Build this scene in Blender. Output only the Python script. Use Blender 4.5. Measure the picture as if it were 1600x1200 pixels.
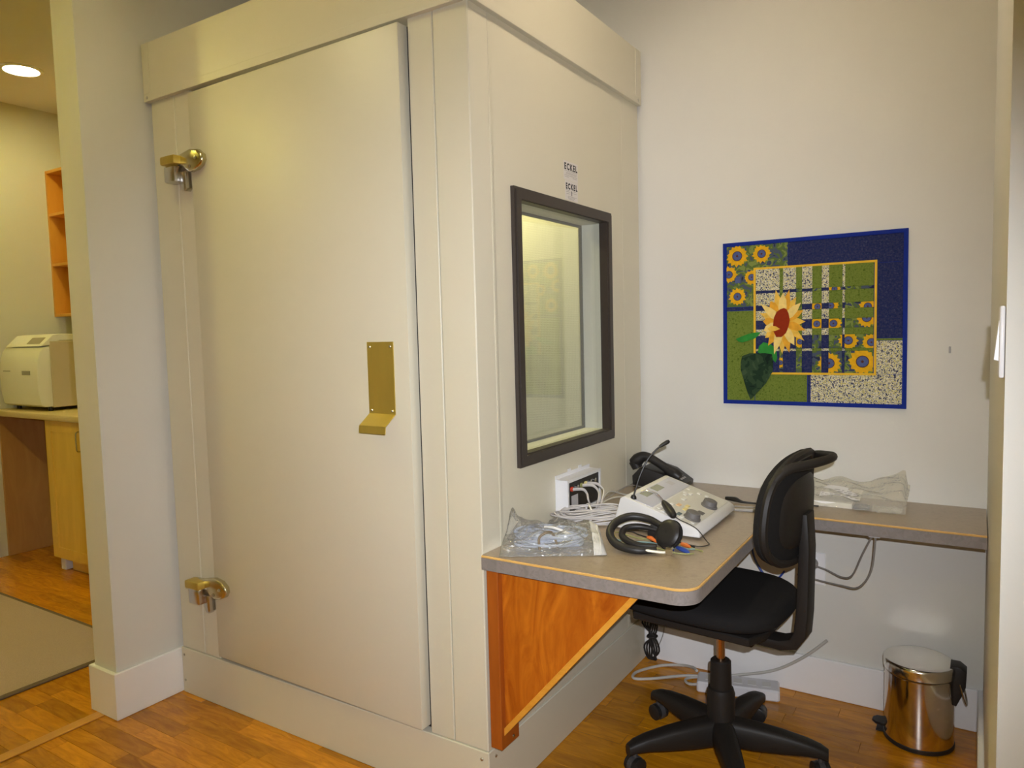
import bpy, bmesh, math, random
from mathutils import Vector, Matrix
random.seed(7)
R = math.radians
scn = bpy.context.scene
C = scn.collection
for o in list(bpy.data.objects): bpy.data.objects.remove(o)

# ------------------------------------------------------------------ camera
CAM = Vector((1.1328, -1.6061, 1.3518))
YAW, PITCH, ROLL = 0.5674718, -0.07165549, 0.02534651
Rm = (Matrix.Rotation(YAW, 3, 'Z') @ Matrix.Rotation(PITCH, 3, 'X') @ Matrix.Rotation(ROLL, 3, 'Y'))
RIGHT, FWD, UP = Rm.col[0].copy(), Rm.col[1].copy(), Rm.col[2].copy()
cam = bpy.data.cameras.new('camera'); camo = bpy.data.objects.new('camera', cam); C.objects.link(camo)
cm = Matrix.Identity(4)
for i in range(3):
    cm[i][0] = RIGHT[i]; cm[i][1] = UP[i]; cm[i][2] = -FWD[i]; cm[i][3] = CAM[i]
camo.matrix_world = cm
cam.sensor_width = 36; cam.lens = 1139.8 / 1600 * 36; cam.clip_start = 0.02
scn.camera = camo
# ------------------------------------------------------------------ world
w = bpy.data.worlds.new('world'); scn.world = w; w.use_nodes = True
w.node_tree.nodes['Background'].inputs[0].default_value = (1.0, 0.8, 0.5, 1)
w.node_tree.nodes['Background'].inputs[1].default_value = 0.03
# ------------------------------------------------------------------ the photographer's flash
fl = bpy.data.lights.new('camera_flash', 'SPOT'); flo = bpy.data.objects.new('camera_flash', fl); C.objects.link(flo)
fm = cm @ Matrix.Rotation(R(-7), 4, 'X'); fp = CAM + RIGHT * 0.040 + UP * 0.066
for i in range(3): fm[i][3] = fp[i]
flo.matrix_world = fm
fl.energy = 156; fl.color = (0.97, 1.0, 1.08); fl.spot_size = R(88); fl.spot_blend = 1.0; fl.shadow_soft_size = 0.006
# warm ceiling cans: (x, y, watts)
WARM = (1.0, 0.92, 0.08)
CEIL = 2.88
HALO = (1.0, 0.83, 0.66)          # the alcove's whiter halogen
CANS = [(-0.85, -0.80, 2.5), (0.52, 0.28, 3.5, HALO), (-0.6, -2.7, 4.5), (1.4, -2.7, 2), (-2.7, -1.1, 14)]  # last can is an added, unseen lamp brightening the left room's cabinet and rug
CAN_LEFT = (-3.39, 0.48, 4.8)
scn.view_settings.view_transform = 'Standard'; scn.view_settings.look = 'None'
scn.view_settings.exposure = 0.0; scn.view_settings.gamma = 1.0
scn.view_settings.use_curve_mapping = False
scn.cycles.blur_glossy = 0.0; scn.cycles.sample_clamp_indirect = 120.0      # keeps the flash's glint off the bin lid onto the wall

# ------------------------------------------------------------------ materials
MATS = {}
def nodes(name):
    m = bpy.data.materials.new(name); m.use_nodes = True
    nt = m.node_tree; b = nt.nodes['Principled BSDF']
    return m, nt, b
def N(nt, t, **kw):
    n = nt.nodes.new(t)
    for k, v in kw.items():
        if k in n.inputs: n.inputs[k].default_value = v
        else: setattr(n, k, v)
    return n
def mat(name, col, rough=0.5, metal=0.0, var=0.06, vscale=6.0, bump=0.0, bscale=120.0, spec=0.5, coat=0.0, stretch=None, aniso=0.0):
    """plain procedural material: colour mottled by noise, optional fine relief"""
    if name in MATS: return MATS[name]
    m, nt, b = nodes(name)
    tc = N(nt, 'ShaderNodeTexCoord'); mp = N(nt, 'ShaderNodeMapping')
    nt.links.new(tc.outputs['Object'], mp.inputs['Vector'])
    if stretch: mp.inputs['Scale'].default_value = stretch
    nz = N(nt, 'ShaderNodeTexNoise', Scale=vscale, Detail=4.0)
    nt.links.new(mp.outputs[0], nz.inputs['Vector'])
    mx = N(nt, 'ShaderNodeMix', data_type='RGBA')
    mx.inputs['A'].default_value = (*[c * (1 - var) for c in col], 1)
    mx.inputs['B'].default_value = (*[min(1, c * (1 + var)) for c in col], 1)
    nt.links.new(nz.outputs['Fac'], mx.inputs['Factor'])
    nt.links.new(mx.outputs['Result'], b.inputs['Base Color'])
    b.inputs['Roughness'].default_value = rough; b.inputs['Metallic'].default_value = metal
    b.inputs['Specular IOR Level'].default_value = spec
    b.inputs['Coat Weight'].default_value = coat
    if aniso: b.inputs['Anisotropic'].default_value = aniso
    if bump:
        n2 = N(nt, 'ShaderNodeTexNoise', Scale=bscale, Detail=2.0); nt.links.new(mp.outputs[0], n2.inputs['Vector'])
        bp = N(nt, 'ShaderNodeBump', Strength=bump, Distance=0.002)
        nt.links.new(n2.outputs['Fac'], bp.inputs['Height']); nt.links.new(bp.outputs[0], b.inputs['Normal'])
    MATS[name] = m; return m
def wood(name, c1, c2, rough=0.35, scale=(1, 9, 9), vs=5.0, dist=1.5, rand=0.0, bump=0.0, coat=0.0):
    if name in MATS: return MATS[name]
    m, nt, b = nodes(name)
    tc = N(nt, 'ShaderNodeTexCoord'); mp = N(nt, 'ShaderNodeMapping'); mp.inputs['Scale'].default_value = scale
    oi = N(nt, 'ShaderNodeObjectInfo'); ge = N(nt, 'ShaderNodeNewGeometry')
    ad = N(nt, 'ShaderNodeMath', operation='ADD'); fr = N(nt, 'ShaderNodeMath', operation='FRACT')
    nt.links.new(oi.outputs['Random'], ad.inputs[0]); nt.links.new(ge.outputs['Random Per Island'], ad.inputs[1]); nt.links.new(ad.outputs[0], fr.inputs[0])
    src = tc.outputs['Object']
    if rand:
        sc = N(nt, 'ShaderNodeMath', operation='MULTIPLY'); sc.inputs[1].default_value = 31.0
        nt.links.new(fr.outputs[0], sc.inputs[0])
        va = N(nt, 'ShaderNodeVectorMath', operation='ADD'); nt.links.new(src, va.inputs[0]); nt.links.new(sc.outputs[0], va.inputs[1]); src = va.outputs[0]
    nt.links.new(src, mp.inputs['Vector'])
    nz = N(nt, 'ShaderNodeTexNoise', Scale=vs, Detail=6.0, Roughness=0.62, Distortion=dist); nt.links.new(mp.outputs[0], nz.inputs['Vector'])
    cr = N(nt, 'ShaderNodeValToRGB'); cr.color_ramp.elements[0].position = 0.3; cr.color_ramp.elements[1].position = 0.72
    cr.color_ramp.elements[0].color = (*c1, 1); cr.color_ramp.elements[1].color = (*c2, 1)
    nt.links.new(nz.outputs['Fac'], cr.inputs['Fac'])
    out = cr.outputs['Color']
    if rand:
        mr = N(nt, 'ShaderNodeMapRange'); mr.inputs['To Min'].default_value = 1 - rand; mr.inputs['To Max'].default_value = 1 + rand * 0.8
        nt.links.new(fr.outputs[0], mr.inputs['Value'])
        vm = N(nt, 'ShaderNodeVectorMath', operation='SCALE'); nt.links.new(out, vm.inputs[0]); nt.links.new(mr.outputs[0], vm.inputs['Scale']); out = vm.outputs[0]
    nt.links.new(out, b.inputs['Base Color']); b.inputs['Roughness'].default_value = rough; b.inputs['Coat Weight'].default_value = coat
    b.inputs['Specular IOR Level'].default_value = 0.4
    if bump:
        bp = N(nt, 'ShaderNodeBump', Strength=bump, Distance=0.001); nt.links.new(nz.outputs['Fac'], bp.inputs['Height']); nt.links.new(bp.outputs[0], b.inputs['Normal'])
    MATS[name] = m; return m
def speckle(name, cols, scale, rough=0.8):
    """small mixed blotches of several colours (printed fabric, laminate)"""
    if name in MATS: return MATS[name]
    m, nt, b = nodes(name)
    tc = N(nt, 'ShaderNodeTexCoord'); nz = N(nt, 'ShaderNodeTexNoise', Scale=scale, Detail=1.5, Distortion=0.6)
    nt.links.new(tc.outputs['Object'], nz.inputs['Vector'])
    cr = N(nt, 'ShaderNodeValToRGB'); cr.color_ramp.interpolation = 'CONSTANT'
    n = len(cols)
    while len(cr.color_ramp.elements) < n: cr.color_ramp.elements.new(0.5)
    for i, c in enumerate(cols):
        cr.color_ramp.elements[i].position = 0.0 if i == 0 else 0.34 + 0.32 * (i - 1) / max(1, n - 2)
        cr.color_ramp.elements[i].color = (*c, 1)
    nt.links.new(nz.outputs['Fac'], cr.inputs['Fac']); nt.links.new(cr.outputs[0], b.inputs['Base Color'])
    b.inputs['Roughness'].default_value = rough
    b.inputs['Specular IOR Level'].default_value = 0.5 if rough < .5 else 0.12
    MATS[name] = m; return m
def film(name, tint, gloss=0.25, haze=0.1, rough=0.12, bump=0.0):
    """clear plastic film or glass sheet: see-through with fresnel shine and a little haze"""
    if name in MATS: return MATS[name]
    m, nt, b = nodes(name); nt.nodes.remove(b)
    out = nt.nodes['Material Output']
    tr = N(nt, 'ShaderNodeBsdfTransparent'); tr.inputs[0].default_value = (*tint, 1)
    gl = N(nt, 'ShaderNodeBsdfGlossy'); gl.inputs['Roughness'].default_value = rough
    lw = N(nt, 'ShaderNodeFresnel'); ge = N(nt, 'ShaderNodeNewGeometry')
    mi = N(nt, 'ShaderNodeMapRange'); mi.inputs['To Min'].default_value = 1.45; mi.inputs['To Max'].default_value = 1 / 1.45   # same shine from either side of the sheet
    nt.links.new(ge.outputs['Backfacing'], mi.inputs['Value']); nt.links.new(mi.outputs[0], lw.inputs['IOR'])
    ml = N(nt, 'ShaderNodeMath', operation='MULTIPLY'); ml.inputs[1].default_value = gloss; nt.links.new(lw.outputs[0], ml.inputs[0])
    m1 = N(nt, 'ShaderNodeMixShader'); nt.links.new(ml.outputs[0], m1.inputs[0]); nt.links.new(tr.outputs[0], m1.inputs[1]); nt.links.new(gl.outputs[0], m1.inputs[2])
    df = N(nt, 'ShaderNodeBsdfDiffuse'); df.inputs[0].default_value = (0.85, 0.84, 0.8, 1)
    m2 = N(nt, 'ShaderNodeMixShader'); m2.inputs[0].default_value = haze; nt.links.new(m1.outputs[0], m2.inputs[1]); nt.links.new(df.outputs[0], m2.inputs[2])
    nt.links.new(m2.outputs[0], out.inputs[0])
    if bump:
        tc = N(nt, 'ShaderNodeTexCoord'); nz = N(nt, 'ShaderNodeTexNoise', Scale=38.0, Detail=3.0, Distortion=1.0); nt.links.new(tc.outputs['Object'], nz.inputs['Vector'])
        bp = N(nt, 'ShaderNodeBump', Strength=bump, Distance=0.02); nt.links.new(nz.outputs['Fac'], bp.inputs['Height'])
        nt.links.new(bp.outputs[0], gl.inputs['Normal']); nt.links.new(bp.outputs[0], lw.inputs['Normal'])
    MATS[name] = m; return m
def emit(name, col, s):
    m, nt, b = nodes(name)
    b.inputs['Base Color'].default_value = (0.8, 0.8, 0.8, 1)
    b.inputs['Emission Color'].default_value = (*col, 1); b.inputs['Emission Strength'].default_value = s
    MATS[name] = m; return m
def perforated(name, col):
    """sheet metal with fine punched holes"""
    m, nt, b = nodes(name)
    tc = N(nt, 'ShaderNodeTexCoord'); vo = N(nt, 'ShaderNodeTexVoronoi', Scale=140.0); vo.inputs['Randomness'].default_value = 0.0
    nt.links.new(tc.outputs['Object'], vo.inputs['Vector'])
    cr = N(nt, 'ShaderNodeValToRGB'); cr.color_ramp.elements[0].position = 0.25; cr.color_ramp.elements[1].position = 0.33
    cr.color_ramp.elements[0].color = (*[c * 0.62 for c in col], 1); cr.color_ramp.elements[1].color = (*col, 1)
    nt.links.new(vo.outputs['Distance'], cr.inputs['Fac']); nt.links.new(cr.outputs[0], b.inputs['Base Color'])
    b.inputs['Roughness'].default_value = 0.55
    MATS[name] = m; return m

M_WALL = mat('wall_paint', (0.70, 0.685, 0.625), 0.75, var=0.02, vscale=2.0, bump=0.06, bscale=260)
M_TRIM = mat('white_trim_paint', (0.88, 0.87, 0.86), 0.45, var=0.02)
M_CEIL = mat('ceiling_paint', (0.78, 0.76, 0.70), 0.85, var=0.02)
M_BOOTH = mat('booth_enamel', (0.66, 0.62, 0.49), 0.42, var=0.015, vscale=3.0, bump=0.03, bscale=500)
M_GAP = mat('dark_seal', (0.03, 0.028, 0.025), 0.8)
M_BRONZE = mat('bronze_frame', (0.048, 0.037, 0.03), 0.42, var=0.1, spec=0.35)
M_PERF = perforated('perforated_lining', (0.66, 0.66, 0.62))
M_GLASS = film('window_glass', (0.96, 0.97, 0.95), 1.0, 0.0, 0.0)
M_BRASS = mat('satin_brass', (0.62, 0.47, 0.10), 0.42, 0.75, var=0.08, vscale=4, stretch=(8, 8, 1))
M_NICKEL = mat('brassy_nickel', (0.62, 0.56, 0.38), 0.22, 1.0, var=0.06)
M_STEEL = mat('satin_steel', (0.60, 0.58, 0.56), 0.25, 1.0, var=0.04)
M_SCREW = mat('screw_metal', (0.55, 0.52, 0.45), 0.3, 1.0)
M_LAM = speckle('grey_laminate', [(0.30, 0.235, 0.16), (0.34, 0.27, 0.185), (0.32, 0.25, 0.17), (0.28, 0.22, 0.15)], 60, 0.28)
M_LAME = speckle('grey_laminate_edge', [(0.225, 0.20, 0.185), (0.26, 0.23, 0.215), (0.235, 0.21, 0.195), (0.21, 0.19, 0.175)], 60, 0.4)
M_INLAY = wood('oak_inlay', (0.62, 0.36, 0.10), (0.78, 0.48, 0.16), 0.35)
M_PLY = wood('stained_plywood', (0.34, 0.068, 0.003), (0.60, 0.18, 0.012), 0.36, (5, 5, 1.3), 2.4, 3.2)
M_PLYEDGE = wood('plywood_edge', (0.66, 0.28, 0.025), (0.76, 0.36, 0.05), 0.45)
M_POST = wood('stained_post', (0.32, 0.075, 0.008), (0.42, 0.11, 0.012), 0.4, (8, 8, 1), 3)
M_FLOOR = wood('laminate_floor', (0.40, 0.145, 0.003), (0.68, 0.285, 0.008), 0.27, (2.2, 11, 4), 3.0, 1.2, rand=0.27)
M_SUBFLOOR = mat('floor_joint', (0.16, 0.07, 0.02), 0.6)
M_STRIPW = wood('threshold_wood', (0.58, 0.27, 0.05), (0.68, 0.34, 0.075), 0.3, (9, 1, 9), 4)
M_RUG = mat('taupe_carpet', (0.46, 0.35, 0.31), 0.95, var=0.25, vscale=220, bump=0.5, bscale=400)
M_RUGE = mat('carpet_binding', (0.16, 0.11, 0.08), 0.9, var=0.2, vscale=120)
M_MAPLE = wood('maple_veneer', (0.72, 0.46, 0.085), (0.82, 0.54, 0.11), 0.4, (6, 6, 1.2), 2.0, 1.0)
M_MAPLE2 = wood('shelf_melamine', (0.66, 0.30, 0.045), (0.74, 0.36, 0.06), 0.45, (6, 6, 1.2), 2.0)
M_COUNT = mat('counter_laminate', (0.70, 0.55, 0.30), 0.35, var=0.05)
M_GABLE = wood('gable_veneer', (0.46, 0.24, 0.085), (0.55, 0.31, 0.12), 0.5, (6, 6, 1.2), 2.0)
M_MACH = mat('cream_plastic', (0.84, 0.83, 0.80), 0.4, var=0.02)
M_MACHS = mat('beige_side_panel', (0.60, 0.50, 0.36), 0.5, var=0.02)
M_GREYP = mat('grey_plastic', (0.33, 0.31, 0.29), 0.45)
M_BLACK = mat('black_plastic', (0.018, 0.016, 0.015), 0.42, spec=0.35, var=0.1)
M_CHAIRB = mat('chair_black_plastic', (0.018, 0.015, 0.013), 0.5, spec=0.32, var=0.1, bump=0.15, bscale=700)
M_FABRIC = mat('black_fabric', (0.014, 0.013, 0.013), 0.9, spec=0.2, var=0.2, vscale=500, bump=0.4, bscale=900)
M_RUBBER = mat('caster_grey', (0.06, 0.058, 0.06), 0.4)
M_COPPER = mat('bronze_gas_tube', (0.55, 0.33, 0.20), 0.2, 1.0)
M_BIN = mat('polished_stainless', (0.66, 0.60, 0.54), 0.13, 1.0, var=0.02, stretch=(1, 1, 30), vscale=20)
M_LID = mat('stainless_lid', (0.78, 0.76, 0.72), 0.17, 1.0, var=0.02)
M_WPLAS = mat('white_plastic', (0.76, 0.75, 0.77), 0.35, var=0.02)
M_AUD = mat('audiometer_shell', (0.70, 0.69, 0.68), 0.42, var=0.02)
M_AUDTOP = mat('audiometer_panel_grey', (0.60, 0.585, 0.54), 0.5, var=0.02)
M_AUDBLUE = mat('audiometer_panel_lilac', (0.52, 0.53, 0.62), 0.5, var=0.02)
M_LCD = mat('lcd_olive', (0.27, 0.28, 0.20), 0.2)
M_KNOB = mat('grey_knob', (0.14, 0.13, 0.125), 0.5)
M_YEL = mat('yellow_key', (0.72, 0.60, 0.25), 0.5); M_ORG = mat('orange_key', (0.75, 0.50, 0.28), 0.5)
M_KEYW = mat('white_key', (0.74, 0.73, 0.70), 0.5); M_TEAL = mat('dark_teal_key', (0.10, 0.14, 0.15), 0.5)
M_JBOX = mat('white_steel_box', (0.74, 0.74, 0.76), 0.4, var=0.02)
M_CABLE = mat('grey_cable', (0.52, 0.49, 0.47), 0.45, var=0.1)
M_CABLEB = mat('blue_grey_cable', (0.40, 0.46, 0.60), 0.4, var=0.1)
M_CABLEW = mat('off_white_cable', (0.52, 0.50, 0.45), 0.45)
M_CABLED = mat('dark_grey_cord', (0.30, 0.28, 0.25), 0.5)
M_BLUE = mat('blue_cable', (0.03, 0.07, 0.32), 0.35); M_RED = mat('red_plastic', (0.55, 0.06, 0.03), 0.4)
M_GREENC = mat('olive_cable', (0.28, 0.27, 0.10), 0.45); M_TEALC = mat('teal_cable', (0.20, 0.30, 0.28), 0.45)
M_ORGC = mat('orange_tip', (0.72, 0.17, 0.03), 0.45); M_CHROME = mat('chrome', (0.75, 0.75, 0.78), 0.12, 1.0)
M_YELC = mat('yellow_tag', (0.55, 0.50, 0.06), 0.5)
M_PAPER = mat('white_paper', (0.80, 0.79, 0.78), 0.7, var=0.02); M_INK = mat('black_ink', (0.03, 0.03, 0.035), 0.7)
M_STICK = mat('sticker_film', (0.70, 0.67, 0.64), 0.6, var=0.02)
M_INKG = mat('grey_ink', (0.33, 0.31, 0.31), 0.7)
M_BAG = film('clear_bag_film', (0.975, 0.97, 0.95), 2.4, 0.10, 0.12, 1.0)
M_BAG2 = film('yellowed_bag_film', (0.95, 0.93, 0.83), 1.8, 0.25, 0.12, 0.8)
M_ZIP = film('zip_strip_film', (0.9, 0.88, 0.8), 1.2, 0.55, 0.2)
M_CANL = emit('lamp_diffuser', (1.0, 0.86, 0.62), 22)
M_BOOTHL = emit('booth_lamp_diffuser', (1.0, 0.92, 0.6), 8)
# quilt fabrics
Q_NAVY = speckle('navy_print', [(0.012, 0.018, 0.075), (0.018, 0.025, 0.10), (0.03, 0.035, 0.10), (0.05, 0.06, 0.13)], 160)
Q_EDGE = mat('royal_blue_binding', (0.008, 0.025, 0.24), 0.7, spec=0.12, var=0.15, vscale=60)
Q_GREEN = speckle('green_print', [(0.07, 0.11, 0.012), (0.14, 0.19, 0.028), (0.165, 0.215, 0.035), (0.11, 0.16, 0.022)], 130)
Q_SPECK = speckle('tiny_floral_print', [(0.035, 0.04, 0.10), (0.10, 0.10, 0.12), (0.72, 0.68, 0.52), (0.55, 0.48, 0.14), (0.16, 0.18, 0.28)], 210)
Q_FLOR = speckle('leafy_print', [(0.02, 0.025, 0.06), (0.07, 0.09, 0.13), (0.10, 0.15, 0.035), (0.20, 0.25, 0.06), (0.05, 0.065, 0.12)], 42)
Q_YEL = mat('yellow_piping', (0.78, 0.47, 0.035), 0.7, spec=0.12, var=0.1, vscale=40)
Q_PET = mat('printed_petal', (0.74, 0.40, 0.012), 0.8, spec=0.12, var=0.25, vscale=90)
Q_EYE = mat('printed_flower_eye', (0.085, 0.11, 0.25), 0.8, spec=0.12, var=0.4, vscale=160); Q_EYE2 = mat('printed_eye_ring', (0.10, 0.035, 0.03), 0.8, spec=0.12)
Q_APET = mat('applique_petal', (0.82, 0.50, 0.075), 0.7, spec=0.12, var=0.25, vscale=60)
Q_APET2 = mat('applique_petal_deep', (0.76, 0.37, 0.03), 0.7, spec=0.12, var=0.3, vscale=60); Q_APET3 = mat('applique_petal_pale', (0.84, 0.62, 0.20), 0.7, spec=0.12, var=0.2, vscale=60)
Q_RED = mat('rust_red_fabric', (0.28, 0.028, 0.006), 0.8, spec=0.12, var=0.15, vscale=80)
Q_LEAF = mat('bright_green_fabric', (0.03, 0.24, 0.035), 0.7, spec=0.12, var=0.4, vscale=40); Q_DLEAF = speckle('dark_leaf_fabric', [(0.008, 0.018, 0.012), (0.015, 0.035, 0.018), (0.03, 0.06, 0.028), (0.05, 0.085, 0.04)], 34)

# ------------------------------------------------------------------ mesh helpers
ROOTM = {}
class B:
    """collects geometry of one mesh"""
    def __init__(s): s.bm = bmesh.new()
    def box(s, x0, x1, y0, y1, z0, z1, bev=0.0, seg=1, rot=None, piv=None):
        t = bmesh.new(); bmesh.ops.create_cube(t, size=1.0)
        for v in t.verts:
            v.co = Vector(((x0 + x1) / 2 + v.co.x * (x1 - x0), (y0 + y1) / 2 + v.co.y * (y1 - y0), (z0 + z1) / 2 + v.co.z * (z1 - z0)))
        if bev: bmesh.ops.bevel(t, geom=t.edges[:], offset=bev, segments=seg, affect='EDGES', profile=0.5)
        if rot is not None:
            p = Vector(piv) if piv else Vector(((x0 + x1) / 2, (y0 + y1) / 2, (z0 + z1) / 2))
            for v in t.verts: v.co = rot @ (v.co - p) + p
        return s.add(t)
    def add(s, t, M=None):
        if M is not None: bmesh.ops.transform(t, matrix=M, verts=t.verts)
        me = bpy.data.meshes.new('t'); t.to_mesh(me); t.free(); s.bm.from_mesh(me); bpy.data.meshes.remove(me); return s
    def cyl(s, p0, p1, r0, r1=None, seg=20, cap=True):
        r1 = r0 if r1 is None else r1
        return s.tube([p0, p1], [r0, r1], seg, smooth=0, cap=cap)
    def tube(s, pts, r, seg=8, smooth=5, cap=True, closed=False):
        pts = [Vector(p) for p in pts]; n0 = len(pts)
        rr = r if isinstance(r, (list, tuple)) else [r] * n0
        if smooth:
            q, qr = [], []
            rng = n0 if closed else n0 - 1
            for i in range(rng):
                if closed: a, b, c, d = pts[(i - 1) % n0], pts[i], pts[(i + 1) % n0], pts[(i + 2) % n0]
                else: a, b, c, d = pts[max(i - 1, 0)], pts[i], pts[i + 1], pts[min(i + 2, n0 - 1)]
                for k in range(smooth):
                    t = k / smooth; t2 = t * t; t3 = t2 * t
                    q.append(0.5 * ((2 * b) + (c - a) * t + (2 * a - 5 * b + 4 * c - d) * t2 + (3 * b - a - 3 * c + d) * t3))
                    qr.append(rr[i] * (1 - t) + rr[(i + 1) % n0] * t)
            if not closed: q.append(pts[-1]); qr.append(rr[-1])
            pts, rr = q, qr
        n = len(pts); bm = s.bm; rings = []
        up = None
        for i, p in enumerate(pts):
            if closed: tg = pts[(i + 1) % n] - pts[i - 1]
            else: tg = pts[min(i + 1, n - 1)] - pts[max(i - 1, 0)]
            if tg.length < 1e-9: tg = Vector((0, 0, 1))
            tg.normalize()
            if up is None:
                up = Vector((0, 0, 1)) if abs(tg.z) < 0.9 else Vector((1, 0, 0))
            sd = tg.cross(up)
            if sd.length < 1e-6: sd = tg.cross(Vector((0.3, 1, 0.2)))
            sd.normalize(); up = sd.cross(tg).normalized()
            rings.append([bm.verts.new(p + (sd * math.cos(2 * math.pi * k / seg) + up * math.sin(2 * math.pi * k / seg)) * rr[i]) for k in range(seg)])
        for i in range(n if closed else n - 1):
            a, b = rings[i], rings[(i + 1) % n]
            for k in range(seg):
                bm.faces.new((a[k], a[(k + 1) % seg], b[(k + 1) % seg], b[k]))
        if cap and not closed:
            bm.faces.new(rings[0][::-1]); bm.faces.new(rings[-1])
        return s
    def lathe(s, prof, c, seg=32, axis='Z', sx=1.0, sy=1.0):
        """prof: (radius, height) pairs turned about an axis through c"""
        bm = s.bm; c = Vector(c); rings = []
        for r, h in prof:
            ring = []
            for k in range(seg):
                a = 2 * math.pi * k / seg; u, v = r * math.cos(a) * sx, r * math.sin(a) * sy
                d = Vector((u, v, h)) if axis == 'Z' else (Vector((h, u, v)) if axis == 'X' else Vector((u, h, -v)))
                ring.append(bm.verts.new(c + d))
            rings.append(ring)
        for a, b in zip(rings, rings[1:]):
            for k in range(seg): bm.faces.new((a[k], a[(k + 1) % seg], b[(k + 1) % seg], b[k]))
        if prof[0][0] > 1e-6: bm.faces.new(rings[0][::-1])
        if prof[-1][0] > 1e-6: bm.faces.new(rings[-1])
        return s
    def prism(s, poly, h0, h1, plane='XY', bev=0.0, seg=1):
        """polygon outline extruded: plane XY (height z), XZ (depth y) or YZ (depth x)"""
        t = bmesh.new()
        def mk(p, h):
            return {'XY': Vector((p[0], p[1], h)), 'XZ': Vector((p[0], h, p[1])), 'YZ': Vector((h, p[0], p[1]))}[plane]
        a = [t.verts.new(mk(p, h0)) for p in poly]; b = [t.verts.new(mk(p, h1)) for p in poly]
        n = len(poly); t.faces.new(a[::-1]); t.faces.new(b)
        for k in range(n): t.faces.new((a[k], a[(k + 1) % n], b[(k + 1) % n], b[k]))
        bmesh.ops.recalc_face_normals(t, faces=t.faces)
        if bev:
            es = [e for e in t.edges if (e.verts[0] in a) == (e.verts[1] in a)]
            bmesh.ops.bevel(t, geom=es, offset=bev, segments=seg, affect='EDGES', profile=0.5)
        return s.add(t)
    def frame(s, a0, a1, b0, b1, w, h0, h1, plane='YZ', bev=0.0):
        """rectangular frame of width w with a hole in it"""
        for p in ([(a0, b0), (a1, b0), (a1 - w, b0 + w), (a0 + w, b0 + w)], [(a1, b0), (a1, b1), (a1 - w, b1 - w), (a1 - w, b0 + w)],
                  [(a1, b1), (a0, b1), (a0 + w, b1 - w), (a1 - w, b1 - w)], [(a0, b1), (a0, b0), (a0 + w, b0 + w), (a0 + w, b1 - w)]):
            s.prism(p, h0, h1, plane)
        return s
    def grid(s, fn, nu, nv, closeu=False):
        bm = s.bm
        vs = [[bm.verts.new(fn(i / (nu if closeu else nu - 1), j / (nv - 1))) for j in range(nv)] for i in range(nu)]
        for i in range(nu if closeu else nu - 1):
            for j in range(nv - 1):
                bm.faces.new((vs[i][j], vs[(i + 1) % nu][j], vs[(i + 1) % nu][j + 1], vs[i][j + 1]))
        return s
    def pad(s, rx, ry, tf, tb, n=3.0, nr=8, na=40, warp=None, px=0.45):
        """cushion: superellipse outline, domed front by tf and back by tb; local (a, b, height), passed through warp"""
        bm = s.bm; warp = warp or (lambda a, b, h: (a, b, h))
        def ring(rho, t, sgn):
            out = []
            for k in range(na):
                th = 2 * math.pi * k / na; c, sn = math.cos(th), math.sin(th)
                e = (abs(c) ** n + abs(sn) ** n) ** (-1 / n)
                h = sgn * t * (max(0.0, 1 - rho ** 4)) ** px
                out.append(bm.verts.new(warp(rx * rho * e * c, ry * rho * e * sn, h)))
            return out
        rho = [1 - (1 - i / nr) ** 1.8 for i in range(nr + 1)]
        edge = ring(1.0, 0, 1)
        for t, sgn in ((tf, 1), (tb, -1)):
            cen = bm.verts.new(warp(0, 0, sgn * t)); prev = None
            for i in range(1, nr + 1):
                rg = edge if i == nr else ring(rho[i], t, sgn)
                for k in range(na):
                    k2 = (k + 1) % na
                    if prev is None: f = (cen, rg[k], rg[k2])
                    else: f = (prev[k], rg[k], rg[k2], prev[k2])
                    bm.faces.new(f if sgn > 0 else f[::-1])
                prev = rg
        return s
def obj(name, b, m, parent=None, smooth=True, ang=35):
    me = bpy.data.meshes.new(name); b.bm.normal_update()
    bmesh.ops.recalc_face_normals(b.bm, faces=b.bm.faces) if not getattr(b, 'keep', False) else None
    b.bm.to_mesh(me); b.bm.free()
    ms = m if isinstance(m, (list, tuple)) else [m]
    for q in ms: me.materials.append(q)
    if smooth:
        me.polygons.foreach_set('use_smooth', [True] * len(me.polygons)); me.set_sharp_from_angle(angle=R(ang))
    o = bpy.data.objects.new(name, me); C.objects.link(o)
    if parent is not None:
        o.parent = parent; root = parent
        while root.parent is not None: root = root.parent
        if root.name in ROOTM: me.transform(ROOTM[root.name].inverted())
    return o
def tag(o, label, cat, group=None):
    o['label'] = label; o['category'] = cat
    if group: o['group'] = group
    return o
def thing(name, label, cat, loc=(0, 0, 0), rz=0.0, group=None, local=False):
    """Empty at the base of a thing; its parts are drawn in world coordinates unless local"""
    o = bpy.data.objects.new(name, None); C.objects.link(o); o.empty_display_size = 0.05
    o.location = loc; o.rotation_euler = (0, 0, rz)
    if not local: ROOTM[o.name] = Matrix.Translation(loc) @ Matrix.Rotation(rz, 4, 'Z')
    return tag(o, label, cat, group)
def struct(name, b, m, label=None, smooth=False):
    o = obj(name, b, m, None, smooth); o['kind'] = 'structure'
    if label: o['label'] = label
    return o
def text_mesh(body, size, bold=0.0):
    cu = bpy.data.curves.new('t', 'FONT'); cu.body = body; cu.size = size; cu.offset = bold; cu.extrude = 0.0; cu.space_character = 1.32; cu.resolution_u = 3
    cu.align_x = 'CENTER'
    ob = bpy.data.objects.new('t', cu); C.objects.link(ob)
    dg = bpy.context.evaluated_depsgraph_get(); me = bpy.data.meshes.new_from_object(ob.evaluated_get(dg))
    bpy.data.objects.remove(ob); bpy.data.curves.remove(cu); return me
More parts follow.
